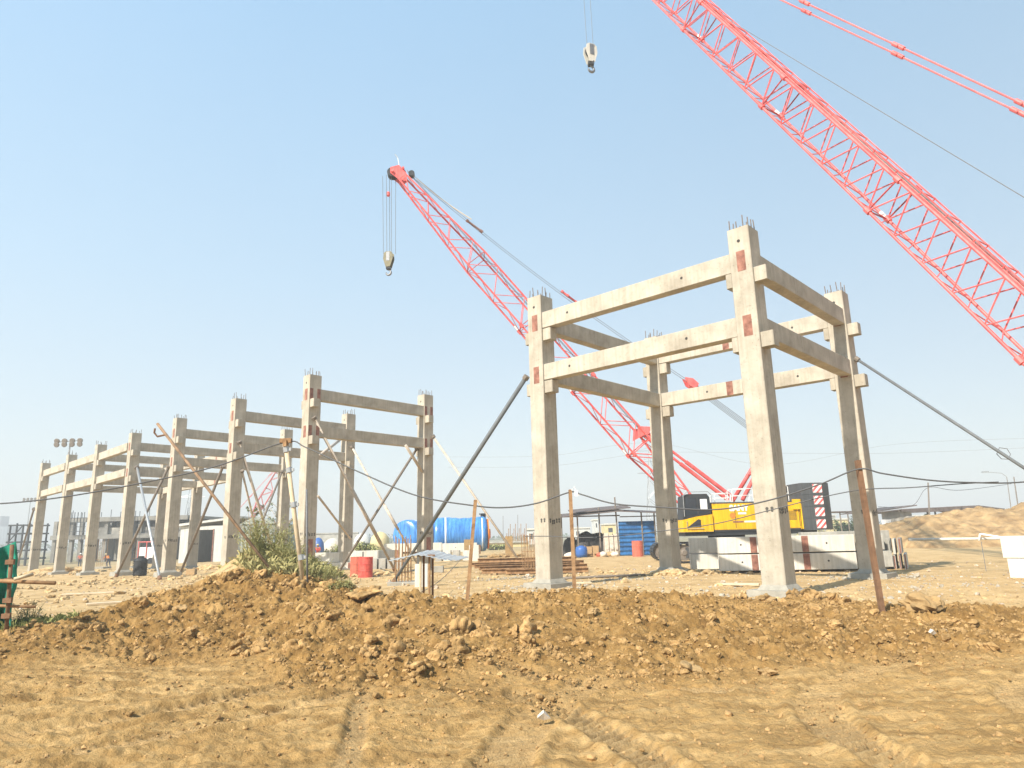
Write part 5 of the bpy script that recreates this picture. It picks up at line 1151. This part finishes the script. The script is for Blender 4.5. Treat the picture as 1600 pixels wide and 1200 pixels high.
# floodlight masts
def mast(px, row, Yd, lab, s=1.):
    tp = at(px, row, Yd); g0 = float(site(tp.x, Yd)); t = root('floodlight_mast', (tp.x, Yd, g0), lab, 'floodlight', 'floodlight masts'); mb = MB(); mb.tube((tp.x, Yd, g0), (tp.x, Yd, tp.z), .16, 8, .10); mb.build('pole', M['galv'], t)
    mb = MB(); mb.tube((tp.x - 1.7 * s, Yd, tp.z), (tp.x + 1.7 * s, Yd, tp.z + .15 * s), .07, 6); mb.build('crossarm', M['galv'], t)
    for i in range(4):
        x = tp.x + (-1.6 + i * 1.07) * s; mb = MB()
        for dz in (-.38, .12): mb.lathe((x, Yd - .2, tp.z + dz * s), (0, -1, -.35), [(0, .1), (.12, .34 * s), (.3, .38 * s), (.34, .3 * s)], 12)
        mb.build('lamp_head', M['prop_dk'], t)
mast(110, 690, 95, 'tall floodlight mast with four lamp pairs above the second column from the left')
mast(48, 780, 200, 'small distant floodlight mast at the left edge of the long row', 1.0)
# street lights and poles on the right
def pole(px, r0, r1, Yd, lab, arm=0, rr=.09, dx=0):
    a, b = at(px, r1, Yd), at(px + dx, r0, Yd); t = root('utility_pole', (a.x, Yd, a.z), lab, 'pole', 'poles on the skyline'); mb = MB(); mb.tube((a.x, Yd, min(a.z, -.1)), b, rr, 8, rr * .7); mb.build('pole', M['prop_dk'], t)
    if arm:
        mb = MB(); mb.path([b, b + Vector((-.6, 0, .5)), b + Vector((-arm, 0, .7))], rr * .6, 6); mb.build('arm', M['galv'], t)
        mb = MB(); e = b + Vector((-arm, 0, .68)); mb.cbox(e - Vector((.9, .15, 0)), (.9, 0, 0), (0, .3, 0), (0, 0, .14), .03); mb.build('lamp', M['galv'], t)
pole(1448, 754, 810, 70, 'dark pole standing before the long shed roof at the right', dx=2)
pole(1589, 745, 792, 90, 'dark pole on top of the dirt heap near the right edge', dx=-5)
pole(1577, 745, 790, 95, 'thin street light with a short arm beside the rightmost pole', 2.4, .06, -4)
pole(540, 812, 842, 150, 'thin faint pole right of the second back column'); pole(786, 806, 845, 140, 'thin pole above the yellow building', rr=.06); pole(809, 804, 845, 140, 'second thin pole above the yellow building', rr=.06)
# pylon behind the crane
t = root('pylon', at(1018, 830, 260), 'faint lattice power pylon behind the rear tower column', 'pylon', 'power pylons')
def pylon(px, row, Yd, t, w0=3.2):
    tp = at(px, row, Yd); b = Vector((tp.x, Yd, -.8)); mb = MB(); lattice(mb, b, Vector((tp.x, Yd, tp.z)), (w0, w0), (.5, .5), Vector((1, 0, 0)), Vector((0, 1, 0)), 9, .16, .10)
    mb.build('mast', M['galv'], t)
    for k in (.72, .85, .97): mb = MB(); z = -.8 + (tp.z + .8) * k; w_ = 5.5; mb.tube((tp.x - w_, Yd, z), (tp.x + w_, Yd, z), .14, 5); mb.tube((tp.x - w_, Yd, z), (tp.x, Yd, z + 1.4), .1, 5); mb.tube((tp.x + w_, Yd, z), (tp.x, Yd, z + 1.4), .1, 5); mb.build('crossarm', M['galv'], t)
    return tp
pylon(1016, 700, 260, t)
t2 = root('pylon', at(302, 830, 300), 'faint lattice power pylon seen between the third and second front columns', 'pylon', 'power pylons'); pylon(303, 745, 300, t2, 3.)
for k, (r0, r1, r2) in enumerate([(716, 722, 704), (700, 740, 690)]):
    mb = MB(); mb.path(spl3([at(700, r0 + 14, 300), at(860, r0 + 12, 280), at(1016, r0 - 8, 260), at(1200, r1 - 14, 255), at(1400, r2 + 4, 250), at(1640, r2 - 6, 240)], 8), .05, 4); solo(mb, 'power_line', M['prop_dk'], ['upper faint power line crossing the sky above the yellow crane', 'lower faint power line crossing the sky above the yellow crane'][k], 'power line', 'power lines')
mb = MB(); mb.path(spl3([at(1372, 792, 71), at(1425, 790, 70), at(1450, 762, 70), at(1500, 766, 72), at(1580, 756, 85)], 8), .03, 5); solo(mb, 'overhead_wire', M['rope'], 'thin wire strung between the poles at the right', 'wire')
# long dark roofed sheds at the right
t = root('open_shed', at(1480, 815, 74), 'long open shed with a dark rusty roof behind the dirt heap at the right', 'shed')
a, b = at(1400, 798, 74), at(1520, 792, 74); e = at(1560, 797, 74)
mb = MB(); mb.obox((a.x, 73, a.z), (b.x - a.x, 0, b.z - a.z), (0, 8, -.2), (0, 0, .12)); mb.obox((b.x + .01, 73, b.z), (e.x - b.x, 0, e.z - b.z), (0, 8, -.2), (0, 0, .12)); mb.obox((a.x, 72.9, a.z - .32), (b.x - a.x, 0, b.z - a.z), (0, .08, 0), (0, 0, .45)); mb.build('roof', M['roof'], t)
for px in (1405, 1420, 1449, 1461, 1473, 1506, 1513): q = at(px, 800, 73.5); mb = MB(); mb.tube((q.x, 73.5, -.1), (q.x, 73.5, a.z + .1), .09, 6); mb.build('post', M['prop_dk'], t)
mb = MB(); q0, q1 = at(1449, 810, 75), at(1474, 810, 75); mb.box(q0.x, q1.x, 75, 75.2, -.1, q0.z); mb.build('low_wall', M['red_ox'], t)
t = root('shack', at(1400, 830, 70), 'grey patched shack with a tilted rusty roof right of the tower column', 'shack')
a, b = at(1377, 800, 70), at(1424, 800, 70)
corr(a.x, b.x, 70, -.1, a.z, False, .6, .05).build('wall', M['prop_dk' if 0 else 'conc_old'], t)
mb = MB(); mb.box(b.x - .1, b.x, 70.1, 75, -.1, a.z); mb.build('side_wall', M['conc_old'], t)
mb = MB(); mb.obox((a.x - 1.2, 69.2, a.z - .05), (b.x - a.x + 1.4, 0, .55), (0, 7, 0), (0, 0, .1)); mb.build('roof', M['roof'], t)
mb = MB(); q = at(1377, 812, 69.9); mb.box(q.x, q.x + .9, 69.8, 69.9, q.z - 1.4, q.z); mb.build('board', M['white'], t)
t = root('canopy', at(1330, 815, 80), 'thin flat canopy on posts left of the patched shack', 'canopy')
a, b = at(1302, 799, 80), at(1380, 798, 80); mb = MB(); mb.box(a.x, b.x, 80, 84, a.z - .12, a.z); mb.build('roof', M['roof'], t)
for px in (1312, 1324, 1350): q = at(px, 800, 80.3); mb = MB(); mb.tube((q.x, 80.3, -.1), (q.x, 80.3, a.z - .12), .07, 6); mb.build('post', M['prop_dk'], t)
# dirt heap
def heap(name, x0, x1, y0, y1, hf, nx_, ny_, m, kind='structure', seed=0):
    xs = np.linspace(x0, x1, nx_); ys = np.linspace(y0, y1, ny_); X_, Y_ = np.meshgrid(xs, ys); Z_ = hf(X_, Y_); vs = np.stack([X_, Y_, Z_], -1).reshape(-1, 3)
    mb = MB(); mb.v = [tuple(map(float, v)) for v in vs]; mb.f = [(j * nx_ + i, j * nx_ + i + 1, (j + 1) * nx_ + i + 1, (j + 1) * nx_ + i) for j in range(ny_ - 1) for i in range(nx_ - 1)]
    o = mb.build(name, m, None, True); o['kind'] = kind; return o
hx = [at(p, r, 66) for p, r in [(1340, 842), (1380, 824), (1430, 812), (1470, 809), (1520, 800), (1560, 795), (1600, 793), (1680, 790), (1800, 800), (1900, 838)]]
HX = np.array([p.x for p in hx]); HZ = np.array([p.z for p in hx])
def hfun(x, y):
    h = np.interp(x, HX, HZ) + .1; s = (1 - np.clip(np.abs((y - 66) / 11), 0, 1) ** 1.7) * sstep(HX[0], HX[0] + 1.5, x) * sstep(HX[-1], HX[-1] - 1.5, x); e = sstep(0, .25, s)
    return -.25 + (h + .25) * s + e * (.7 * fbm(x * .35, y * .35, 4, 300) + .22 * ridged(x * 1.1, y * 1.1, 3, 310)) - .25 * (1 - e)
heap('dirt_heap', HX[0], HX[-1], 55, 77, hfun, 240, 110, mat('dirt_heap', (.25, .15, .065), .97, .25, .8, .9, 6, c2=(.40, .265, .125)))
# concrete tank beside the shelter, distant houses
for k, (x0, x1, row, Yd, m, lab) in enumerate([(929, 934, 813, 190, 'shedw', 'slim white water tower seen under the shelter roof'), (945, 962, 820, 180, 'yelbld', 'tan house seen under the shelter roof'), (896, 922, 826, 200, 'shedw', 'pale distant houses left of the white water tower'), (824, 836, 828, 150, 'shedw', 'white container just left of the left tower column'), (1290, 1305, 806, 220, 'conc_old', 'grey house beyond the counterweight'), (1310, 1325, 812, 180, 'yelbld', 'small tan house between the counterweight and the right tower column'), (1440, 1468, 806, 200, 'far', 'blue grey hill house under the long shed roof')]):
    a, b = at(x0, row, Yd), at(x1, row, Yd); t = root('distant_house', ((a.x + b.x) / 2, Yd, -.8), lab, 'house', 'distant houses'); mb = MB(); mb.box(a.x, b.x, Yd, Yd + 8, -.8, a.z); mb.build('wall', M[m], t)
    mb = MB(); mb.box(a.x - .2, b.x + .2, Yd - .3, Yd + 8.2, a.z, a.z + .3); mb.build('roof', M['conc_pale'], t)
    n = max(1, int((b.x - a.x) / 1.6))
    for i in range(n):
        mb = MB(); x = a.x + (b.x - a.x) * (i + .3) / n; mb.box(x, x + (b.x - a.x) / n * .4, Yd - .04, Yd - .01, a.z - 1.9, a.z - .8); mb.build('window', M['dark'], t)

# lorry, half hidden
t = root('lorry', gxy(232, 95), 'small lorry with a red frame half hidden behind the black water tank', 'lorry'); Yd = 95; a, b = at(216, 853, Yd), at(243, 853, Yd); g0 = float(site(a.x, Yd))
mb = MB(); mb.cbox((a.x, Yd, g0 + .6), (b.x - a.x, 0, 0), (0, 2, 0), (0, 0, a.z - g0 - .8), .05); mb.build('body', M['white'], t)
mb = MB()
for x in (a.x + .1, (a.x + b.x) / 2, b.x - .1): mb.tube((x, Yd - .05, g0 + .8), (x, Yd - .05, a.z + .5), .07, 6)
mb.tube((a.x, Yd - .05, a.z + .5), (b.x, Yd - .05, a.z + .5), .07, 6); mb.build('red_frame', M['crane_red2'], t)
for x in (a.x + .5, b.x - .5): mb = MB(); mb.lathe((x, Yd - .12, g0 + .42), (0, 1, 0), [(0, .2), (.01, .42), (.22, .42), (.23, .2)], 18); mb.build('wheel', M['black'], t)

# far red crane left of the tallest column (its body is a speck behind the shed)
ff = at(392, 812, 150); tt = at(452, 715, 152); d = tt - ff
crane(ff, math.atan2(d.y, d.x), math.atan2(d.z, math.hypot(d.x, d.y)), d.length * 1.02, 1.7, 3.5, 2, 'far pinkish crane boom rising between the second and third back columns', None,
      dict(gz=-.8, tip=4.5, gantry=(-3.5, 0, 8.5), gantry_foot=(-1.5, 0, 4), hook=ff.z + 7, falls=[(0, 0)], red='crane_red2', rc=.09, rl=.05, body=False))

for k, (px, Yd, L, a, lab) in enumerate([(135, 24, 1.9, 35, 'pale plank lying on the yard below the second column from the left'), (232, 21, 1.2, 70, 'short pale plank near the left end of the bank'), (95, 30, 2.4, 20, 'longest plank on the yard, right of the green net'), (320, 33, 1.6, -15, 'plank lying between the third and second front columns'), (860, 25, 1.5, 10, 'short plank beside the left tower column'), (1120, 23, 1.3, -30, 'short plank between the rear and nearest tower columns')]):
    p = gxy(px, Yd, .03); d = Vector((math.cos(R(a)), math.sin(R(a)), 0)); mb = MB(); mb.cbox(p, d * L, Vector((-d.y, d.x, .1)) * .2, (0, 0, .05), .006); solo(mb, 'plank', M['woodp'], lab, 'plank', 'loose planks on the yard')
for k, (px, Yd, s, lab) in enumerate([(78, 66, 1.3, 'tan heap of rubble beyond the first and second columns from the left'), (112, 70, 1.0, 'smaller heap of rubble just right of the second column from the left'), (330, 60, .9, 'low heap of rubble before the doorway of the white shed'), (262, 62, .8, 'low heap of rubble behind the third front column')]):
    p = gxy(px, Yd); v, f_ = lump(3, s, k + 11, .35, .45); mb = MB(); mb.add([tuple(q * np.array([1.6, 1, 1])) for q in v], [tuple(int(i) for i in g) for g in f_]); o = mb.build('rubble_heap', M['yardclod'], None, False); o.location = (p.x, Yd, p.z + .05); tag(o, lab, 'rubble heap', 'rubble heaps behind the long row')

# ------------------------------------------------------------------ people
def person(px, Yd, lab, vest, pose=0, face=0., helmet='yelbld', s=1.):
    g = gxy(px, Yd); t = root('person', g, lab, 'person'); V = Vector
    c, sn = math.cos(face), math.sin(face); rt = lambda x, y, z: g + V((x * c - y * sn, x * sn + y * c, z)) * s
    ln = .35 if pose else 0.
    pts = {'pel': (0, 0, .93), 'wst': (.04 + ln * .3, 0, 1.1), 'chs': (.05 + ln * .8, 0, 1.32 - ln * .2), 'nck': (.06 + ln * 1.05, 0, 1.50 - ln * .35), 'hd': (.10 + ln * 1.25, 0, 1.62 - ln * .4), 'top': (.10 + ln * 1.3, 0, 1.72 - ln * .42),
           'hl': (0, .1, .88), 'kl': (.14, .12, .48), 'fl': (.02, .13, .06), 'tl': (.2, .14, .04), 'hr': (0, -.1, .88), 'kr': (-.02, -.12, .48), 'fr': (-.16, -.13, .07), 'tr': (.0, -.14, .04),
           'sl': (.05 + ln * .9, .19, 1.42 - ln * .3), 'el': (.12 + ln * 1.2, .25, 1.14 - ln * .3), 'wl': (.32 + ln * 1.2, .2, 1.0 - ln * .4), 'gl': (.40 + ln * 1.2, .18, .98 - ln * .4), 'sr': (.05 + ln * .9, -.19, 1.42 - ln * .3), 'er': (.05 + ln * 1.0, -.27, 1.14 - ln * .3), 'wr': (.2 + ln * 1.1, -.24, .92 - ln * .4), 'gr': (.26 + ln * 1.1, -.23, .86 - ln * .4)}
    ed = 'pel-wst wst-chs chs-nck nck-hd hd-top pel-hl hl-kl kl-fl fl-tl pel-hr hr-kr kr-fr fr-tr chs-sl sl-el el-wl wl-gl chs-sr sr-er er-wr wr-gr'.split()
    rad = dict(pel=.14, wst=.13, chs=.155, nck=.06, hd=.10, top=.07, hl=.10, kl=.065, fl=.045, tl=.04, hr=.10, kr=.065, fr=.045, tr=.04, sl=.07, el=.045, wl=.03, gl=.035, sr=.07, er=.045, wr=.03, gr=.035)
    def skin(keys, k, name, m, sub=1):
        idx = {n: i for i, n in enumerate(keys)}; me = bpy.data.meshes.new(name); me.from_pydata([rt(*pts[n]) for n in keys], [(idx[a], idx[b]) for a, b in (e.split('-') for e in ed) if a in idx and b in idx], [])
        o = bpy.data.objects.new('tmp', me); col.objects.link(o); md = o.modifiers.new('s', 'SKIN'); 
        for i, n in enumerate(keys): me.skin_vertices[0].data[i].radius = (rad[n] * k * s,) * 2; me.skin_vertices[0].data[i].use_root = i == 0
        o.modifiers.new('u', 'SUBSURF').levels = sub; dg = bpy.context.evaluated_depsgraph_get(); m2 = bpy.data.meshes.new_from_object(o.evaluated_get(dg)); bpy.data.objects.remove(o)
        mb = MB(); mb.v = [tuple(v.co) for v in m2.vertices]; mb.f = [tuple(p.vertices) for p in m2.polygons]; return mb.build(name, M[m], t, True)
    skin(list(pts), 1, 'body', 'skin', 2); skin(['pel', 'hl', 'kl', 'fl', 'hr', 'kr', 'fr'], 1.15, 'trousers', 'trous'); skin(['pel', 'wst', 'chs', 'sl', 'el', 'sr', 'er'], 1.13, 'vest', vest)
    h = rt(*pts['hd']); mb = MB(); mb.lathe(h + V((0, 0, .01)) * s, (0, 0, 1), [(0, .15 * s), (.015 * s, .15 * s), (.02 * s, .118 * s), (.08 * s, .10 * s), (.12 * s, .05 * s), (.13 * s, .01)], 14); mb.build('helmet', M[helmet], t, True)
person(169, 84, 'worker in an orange vest and helmet bending between two starter bar bundles', 'orange', 1, R(160))
person(124, 92, 'worker in a reddish top and white helmet behind the sixth front column', 'drumo', 0, R(-60), 'white')
person(496, 64, 'worker in a red top standing behind the pale beams right of the tallest column', 'drum', 0, R(-90))

# ------------------------------------------------------------------ green net on scaffold tubes, bottom left
t = root('scaffold_stand', gxy(15, 12.8), 'rusty scaffold tubes with couplers carrying the green net at the left edge', 'scaffold')
a, b = gxy(10, 12.7, -.1), at(19, 851, 12.7); mb = MB(); mb.tube(a, b, .034, 12); mb.build('upright', M['rust_dk'], t, True)
mb = MB(); mb.tube(at(-40, 906, 12.6), at(86, 911, 12.5), .034, 12); mb.build('ledger', M['rust'], t, True)
mb = MB(); mb.tube(at(-30, 946, 12.75), at(55, 948, 12.75), .026, 12); mb.build('lower_ledger', M['rust'], t, True)
for x, r in ((18, 878), (16, 907), (14, 938), (12, 962)): mb = MB(); c = at(x, r, 12.7); mb.tube(c - Vector((0, 0, .05)), c + Vector((0, 0, .05)), .055, 10); mb.box(c.x - .06, c.x + .09, c.y - .08, c.y - .04, c.z - .04, c.z + .04); mb.build('coupler', M['rust_dk'], t)
mb = MB(); mb.tube(at(22, 905, 12.4), at(52, 897, 12.6), .03, 10); mb.build('loose_batten', M['woodp'], t, True)
mb = MB(); nu, nv = 40, 26; vs = []
for j in range(nv + 1):
    v = j / nv
    for i in range(nu + 1):
        u = i / nu; px = -70 + (92 + 4 * math.sin(v * 5)) * u; top = 868 - 22 * max(0, (u - .3) / .7) ** 1.5; row = top + (978 - top) * v
        Yd = 13.1 + .13 * math.sin(u * 24 + 1.2 * math.sin(v * 3)) * (.3 + v * .8) + .08 * float(fbm(np.array(u * 6), np.array(v * 5), 3, 401)); vs.append(at(px + 5 * float(noise(np.array(v * 6), np.array(u * 3), 9)), row, Yd))
mb.add(vs, [(j * (nu + 1) + i, j * (nu + 1) + i + 1, (j + 1) * (nu + 1) + i + 1, (j + 1) * (nu + 1) + i) for j in range(nv) for i in range(nu)])
k = len(mb.v); mb.add([Vector(v) + Vector((.0, .012, 0)) for v in vs], [(j * (nu + 1) + i, (j + 1) * (nu + 1) + i, (j + 1) * (nu + 1) + i + 1, j * (nu + 1) + i + 1) for j in range(nv) for i in range(nu)])
solo(mb, 'safety_net', M['net'], 'crumpled green safety net hanging on the scaffold tubes at the left edge', 'net', smooth=True)

# ------------------------------------------------------------------ vegetation
def leaf(mb, p, d, L, w_, droop=.3):
    d = Vector(d).normalized(); s = d.cross(Vector((0, 0, 1)));
    if s.length < .05: s = Vector((1, 0, 0))
    s.normalize(); m_ = p + d * L * .5 + Vector((0, 0, -droop * L * .12)); e = p + d * L + Vector((0, 0, -droop * L * .5)); q = s * w_ / 2
    mb.add([p, m_ + q, e, m_ - q], [(0, 1, 2, 3)])
def weed(px, Yd, h, r, n, lab, m='leaf', m2='dry', name='weed_clump', seed=1, leafy=.10, sprays=26):
    g = gxy(px, Yd) if not isinstance(px, Vector) else px; rn = random.Random(seed); t = root(name, g, lab, 'weeds', 'weed clumps on the earth mounds'); A = MB(); B = MB(); S = MB()
    for k in range(n):
        a = rn.uniform(0, 6.28); rr = r * rn.random() ** .6; b0 = Vector((g.x + rr * math.cos(a), g.y + rr * math.sin(a), 0)); b0.z = gh(b0.x, b0.y) - .03
        hh = h * rn.uniform(.45, 1.05) * (1 - .45 * (rr / r) ** 2); lean = Vector((rn.gauss(0, .22) + .35 * math.cos(a) * rr / r, rn.gauss(0, .22) + .35 * math.sin(a) * rr / r, 1)); pts = [b0 + Vector((lean.x * hh * u * u, lean.y * hh * u * u, hh * u)) for u in (0, .35, .7, 1)]
        S.path(pts, [.008, .006, .004, .002], 4)
        for q in range(sprays):
            u = .12 + .88 * q / sprays; i = min(2, int(u * 3)); c = pts[i].lerp(pts[i + 1], u * 3 - i) if i < 2 else pts[2].lerp(pts[3], min(1, (u * 3 - 2)))
            b = rn.uniform(0, 6.28); d = Vector((math.cos(b), math.sin(b), rn.uniform(.1, .9))); T = A if rn.random() < .72 else B
            leaf(T, c, d, leafy * rn.uniform(.6, 1.5), leafy * rn.uniform(.09, .18), rn.uniform(.2, 1.2))
    S.build('stem', M['dry'], t); A.build('leaves', M[m], t, kind='stuff'); 
    if B.v: B.build('pale_leaves', M[m2], t, kind='stuff')
def grass(px, Yd, h, r, n, lab, m='leaf', seed=1, rx=1.):
    g = gxy(px, Yd); rn = random.Random(seed); mb = MB()
    for k in range(n):
        a = rn.uniform(0, 6.28); rr = r * rn.random() ** .55; p = Vector((g.x + rr * math.cos(a) * rx, g.y + rr * math.sin(a), 0)); p.z = gh(p.x, p.y) - .01
        hh = h * rn.uniform(.4, 1.1); d = Vector((rn.gauss(0, .4), rn.gauss(0, .4), 1)).normalized(); s = Vector((d.y, -d.x, 0)); s = (s if s.length > .01 else Vector((1, 0, 0))).normalized() * rn.uniform(.004, .010)
        e = p + d * hh; f_ = p + d * hh * 1.5 + Vector((d.x * hh * .6, d.y * hh * .6, -hh * rn.uniform(.1, .5))); mb.add([p - s, p + s, e + s * .7, f_, e - s * .7], [(0, 1, 2, 3, 4)])
    solo(mb, 'grass', M[m], lab, 'grass', kind='stuff')
weed(405, 17.6, 1.05, .55, 62, 'tall pale green weeds with feathery tops left of the pale scaffold tube', seed=3, leafy=.15)
weed(435, 17.4, .95, .55, 60, 'dense green weeds behind the pale scaffold tube, the fullest clump', seed=4, leafy=.13)
weed(470, 16.9, .70, .45, 40, 'lower green weeds in front of the tallest front column', seed=5, leafy=.10)
weed(505, 16.2, .45, .45, 40, 'low trailing weeds at the right end of the mound', seed=6, leafy=.10)
weed(415, 16.6, .28, .5, 26, 'short weeds at the foot of the mound', seed=7, leafy=.07)
weed(535, 15.3, .30, .28, 24, 'small trailing weed on the bank beside the flat rock', seed=8, leafy=.12)
weed(365, 19.2, .22, .6, 30, 'short pale weeds on top of the mound at its left end', seed=9, leafy=.06)
weed(46, 13.6, .50, .26, 24, 'dark leafy nettle like weed beside the green net', m='leafd', m2='leaf', seed=10, leafy=.10)
weed(30, 13.8, .30, .3, 20, 'low green weed at the foot of the green net', seed=11, leafy=.08)
grass(25, 13.6, .13, .9, 1500, 'short green grass at the edge of the cut by the green net', seed=2, rx=1.2)
grass(455, 17.0, .20, 1.1, 1500, 'short grass covering the earth mound', 'dry', seed=3, rx=1.1)
grass(385, 19.0, .16, 1.0, 800, 'pale dry grass on the top of the earth mound', 'dry', 4, 1.3)
# saplings before the grey shed
def sapling(px, rtop, Yd, lab, seed):
    g = gxy(px, Yd); tp = at(px, rtop, Yd); rn = random.Random(seed); t = root('sapling', g, lab, 'tree', 'saplings by the grey shed'); h = tp.z - g.z; mb = MB(); mb.path([g, g + Vector((.1, 0, h * .4)), g + Vector((-.05, 0, h * .75)), tp], [.05, .04, .025, .01], 6)
    A = MB()
    for k in range(26):
        u = .3 + .7 * rn.random(); c = g + Vector((0, 0, h * u)); b = rn.uniform(0, 6.28); L = h * .22 * (1.25 - u) + .3; e = c + Vector((math.cos(b) * L, math.sin(b) * L, L * .9)); mb.tube(c, e, .015, 4)
        for q in range(9): leaf(A, c.lerp(e, rn.uniform(.4, 1)), (rn.gauss(0, 1), rn.gauss(0, 1), rn.gauss(0, .6)), .22, .12)
    mb.build('trunk', M['wood'], t); A.build('crown', M['leafd'], t, kind='stuff')
sapling(388, 800, 58, 'left sapling with sparse leaves before the grey corrugated shed', 1); sapling(408, 795, 60, 'middle sapling before the grey corrugated shed', 2); sapling(433, 770, 56, 'right and tallest sapling, beside the third back column', 3)
# bushes on the skyline
def bush(px0, px1, row, Yd, lab, m='leafd', seed=1, n=900, L=.45):
    a, b = at(px0, row, Yd), at(px1, row, Yd); g0 = float(site(a.x, Yd)); rn = random.Random(seed); mb = MB(); c = (a + b) / 2; rx = (b.x - a.x) / 2; h = a.z - g0
    cl = [(rn.uniform(-.75, .75), rn.uniform(-.5, .5), rn.uniform(.2, .75), rn.uniform(.25, .45)) for _ in range(9)]
    for k in range(n):
        x, y, z, r = rn.choice(cl); v = Vector((rn.gauss(0, 1), rn.gauss(0, 1), rn.gauss(0, 1))).normalized(); r *= rn.random() ** .35
        p = Vector((c.x + (x + v.x * r) * rx, c.y + (y + v.y * r) * 2, g0 + max(.02, (z + v.z * r * .8)) * h)); leaf(mb, p, (rn.gauss(0, 1), rn.gauss(0, 1), rn.gauss(0, .6)), L, L * .5)
    return solo(mb, 'bush', M[m], lab, 'bush', 'bushes behind the yard')
bush(556, 606, 845, 66, 'wide green bush right of the second back column, before the tan dome', 'leaf', 1, 2600, .26)
bush(508, 545, 850, 68, 'green bush seen just left of the second back column', 'leaf', 2, 1500, .26)
bush(755, 800, 852, 100, 'low green scrub before the yellow building', 'leaf', 3, 1100, .4)
bush(1298, 1330, 812, 110, 'green bush right of the counterweight', 'leafd', 4, 1100, .5); bush(1322, 1352, 806, 130, 'taller dark bush behind the right tower column', 'leafd', 5, 1100, .6)
bush(1245, 1300, 825, 90, 'low dry scrub under the counterweight', 'dry', 6, 900, .4); bush(1462, 1496, 800, 150, 'round tree seen under the long shed roof', 'leafd', 7, 1000, .8); bush(1440, 1464, 803, 150, 'smaller round tree left of the other under the long shed roof', 'leafd', 8, 800, .8)
bush(210, 262, 852, 130, 'dark scrub behind the lorry', 'leafd', 9, 900, .6)
# far tree line and town on the horizon
rn = random.Random(12); mb = MB()
for k in range(9000):
    x = rn.uniform(-520, 620); Yd = rn.uniform(430, 520); h = 3.2 + 2.8 * float(fbm(np.array(x * .012), np.array(3.), 4, 500)) * 2; p = Vector((x, Yd, -.8 + rn.random() ** .7 * max(1.5, h))); leaf(mb, p, (rn.gauss(0, 1), rn.gauss(0, .4), rn.gauss(0, .6)), 3.0, 2.0)
o = mb.build('far_trees', M['leafd']); tag(o, 'hazy line of trees along the horizon', 'trees', kind='stuff')

# ------------------------------------------------------------------ haze
mb = MB(); mb.box(-1560, 1560, -90, 2560, -9, 66)
hz = mb.build('haze', M['far']); hz['kind'] = 'stuff'; hz.data.materials.clear()
hm = bpy.data.materials.new('haze_air'); hm.use_nodes = True; ht = hm.node_tree; ht.nodes.remove(ht.nodes['Principled BSDF'])
pv = ht.nodes.new('ShaderNodeVolumePrincipled'); pv.inputs['Color'].default_value = (.97, .98, .96, 1); pv.inputs['Density'].default_value = .0016; pv.inputs['Anisotropy'].default_value = 0.
ht.links.new(pv.outputs[0], ht.nodes['Material Output'].inputs['Volume']); hz.data.materials.append(hm)
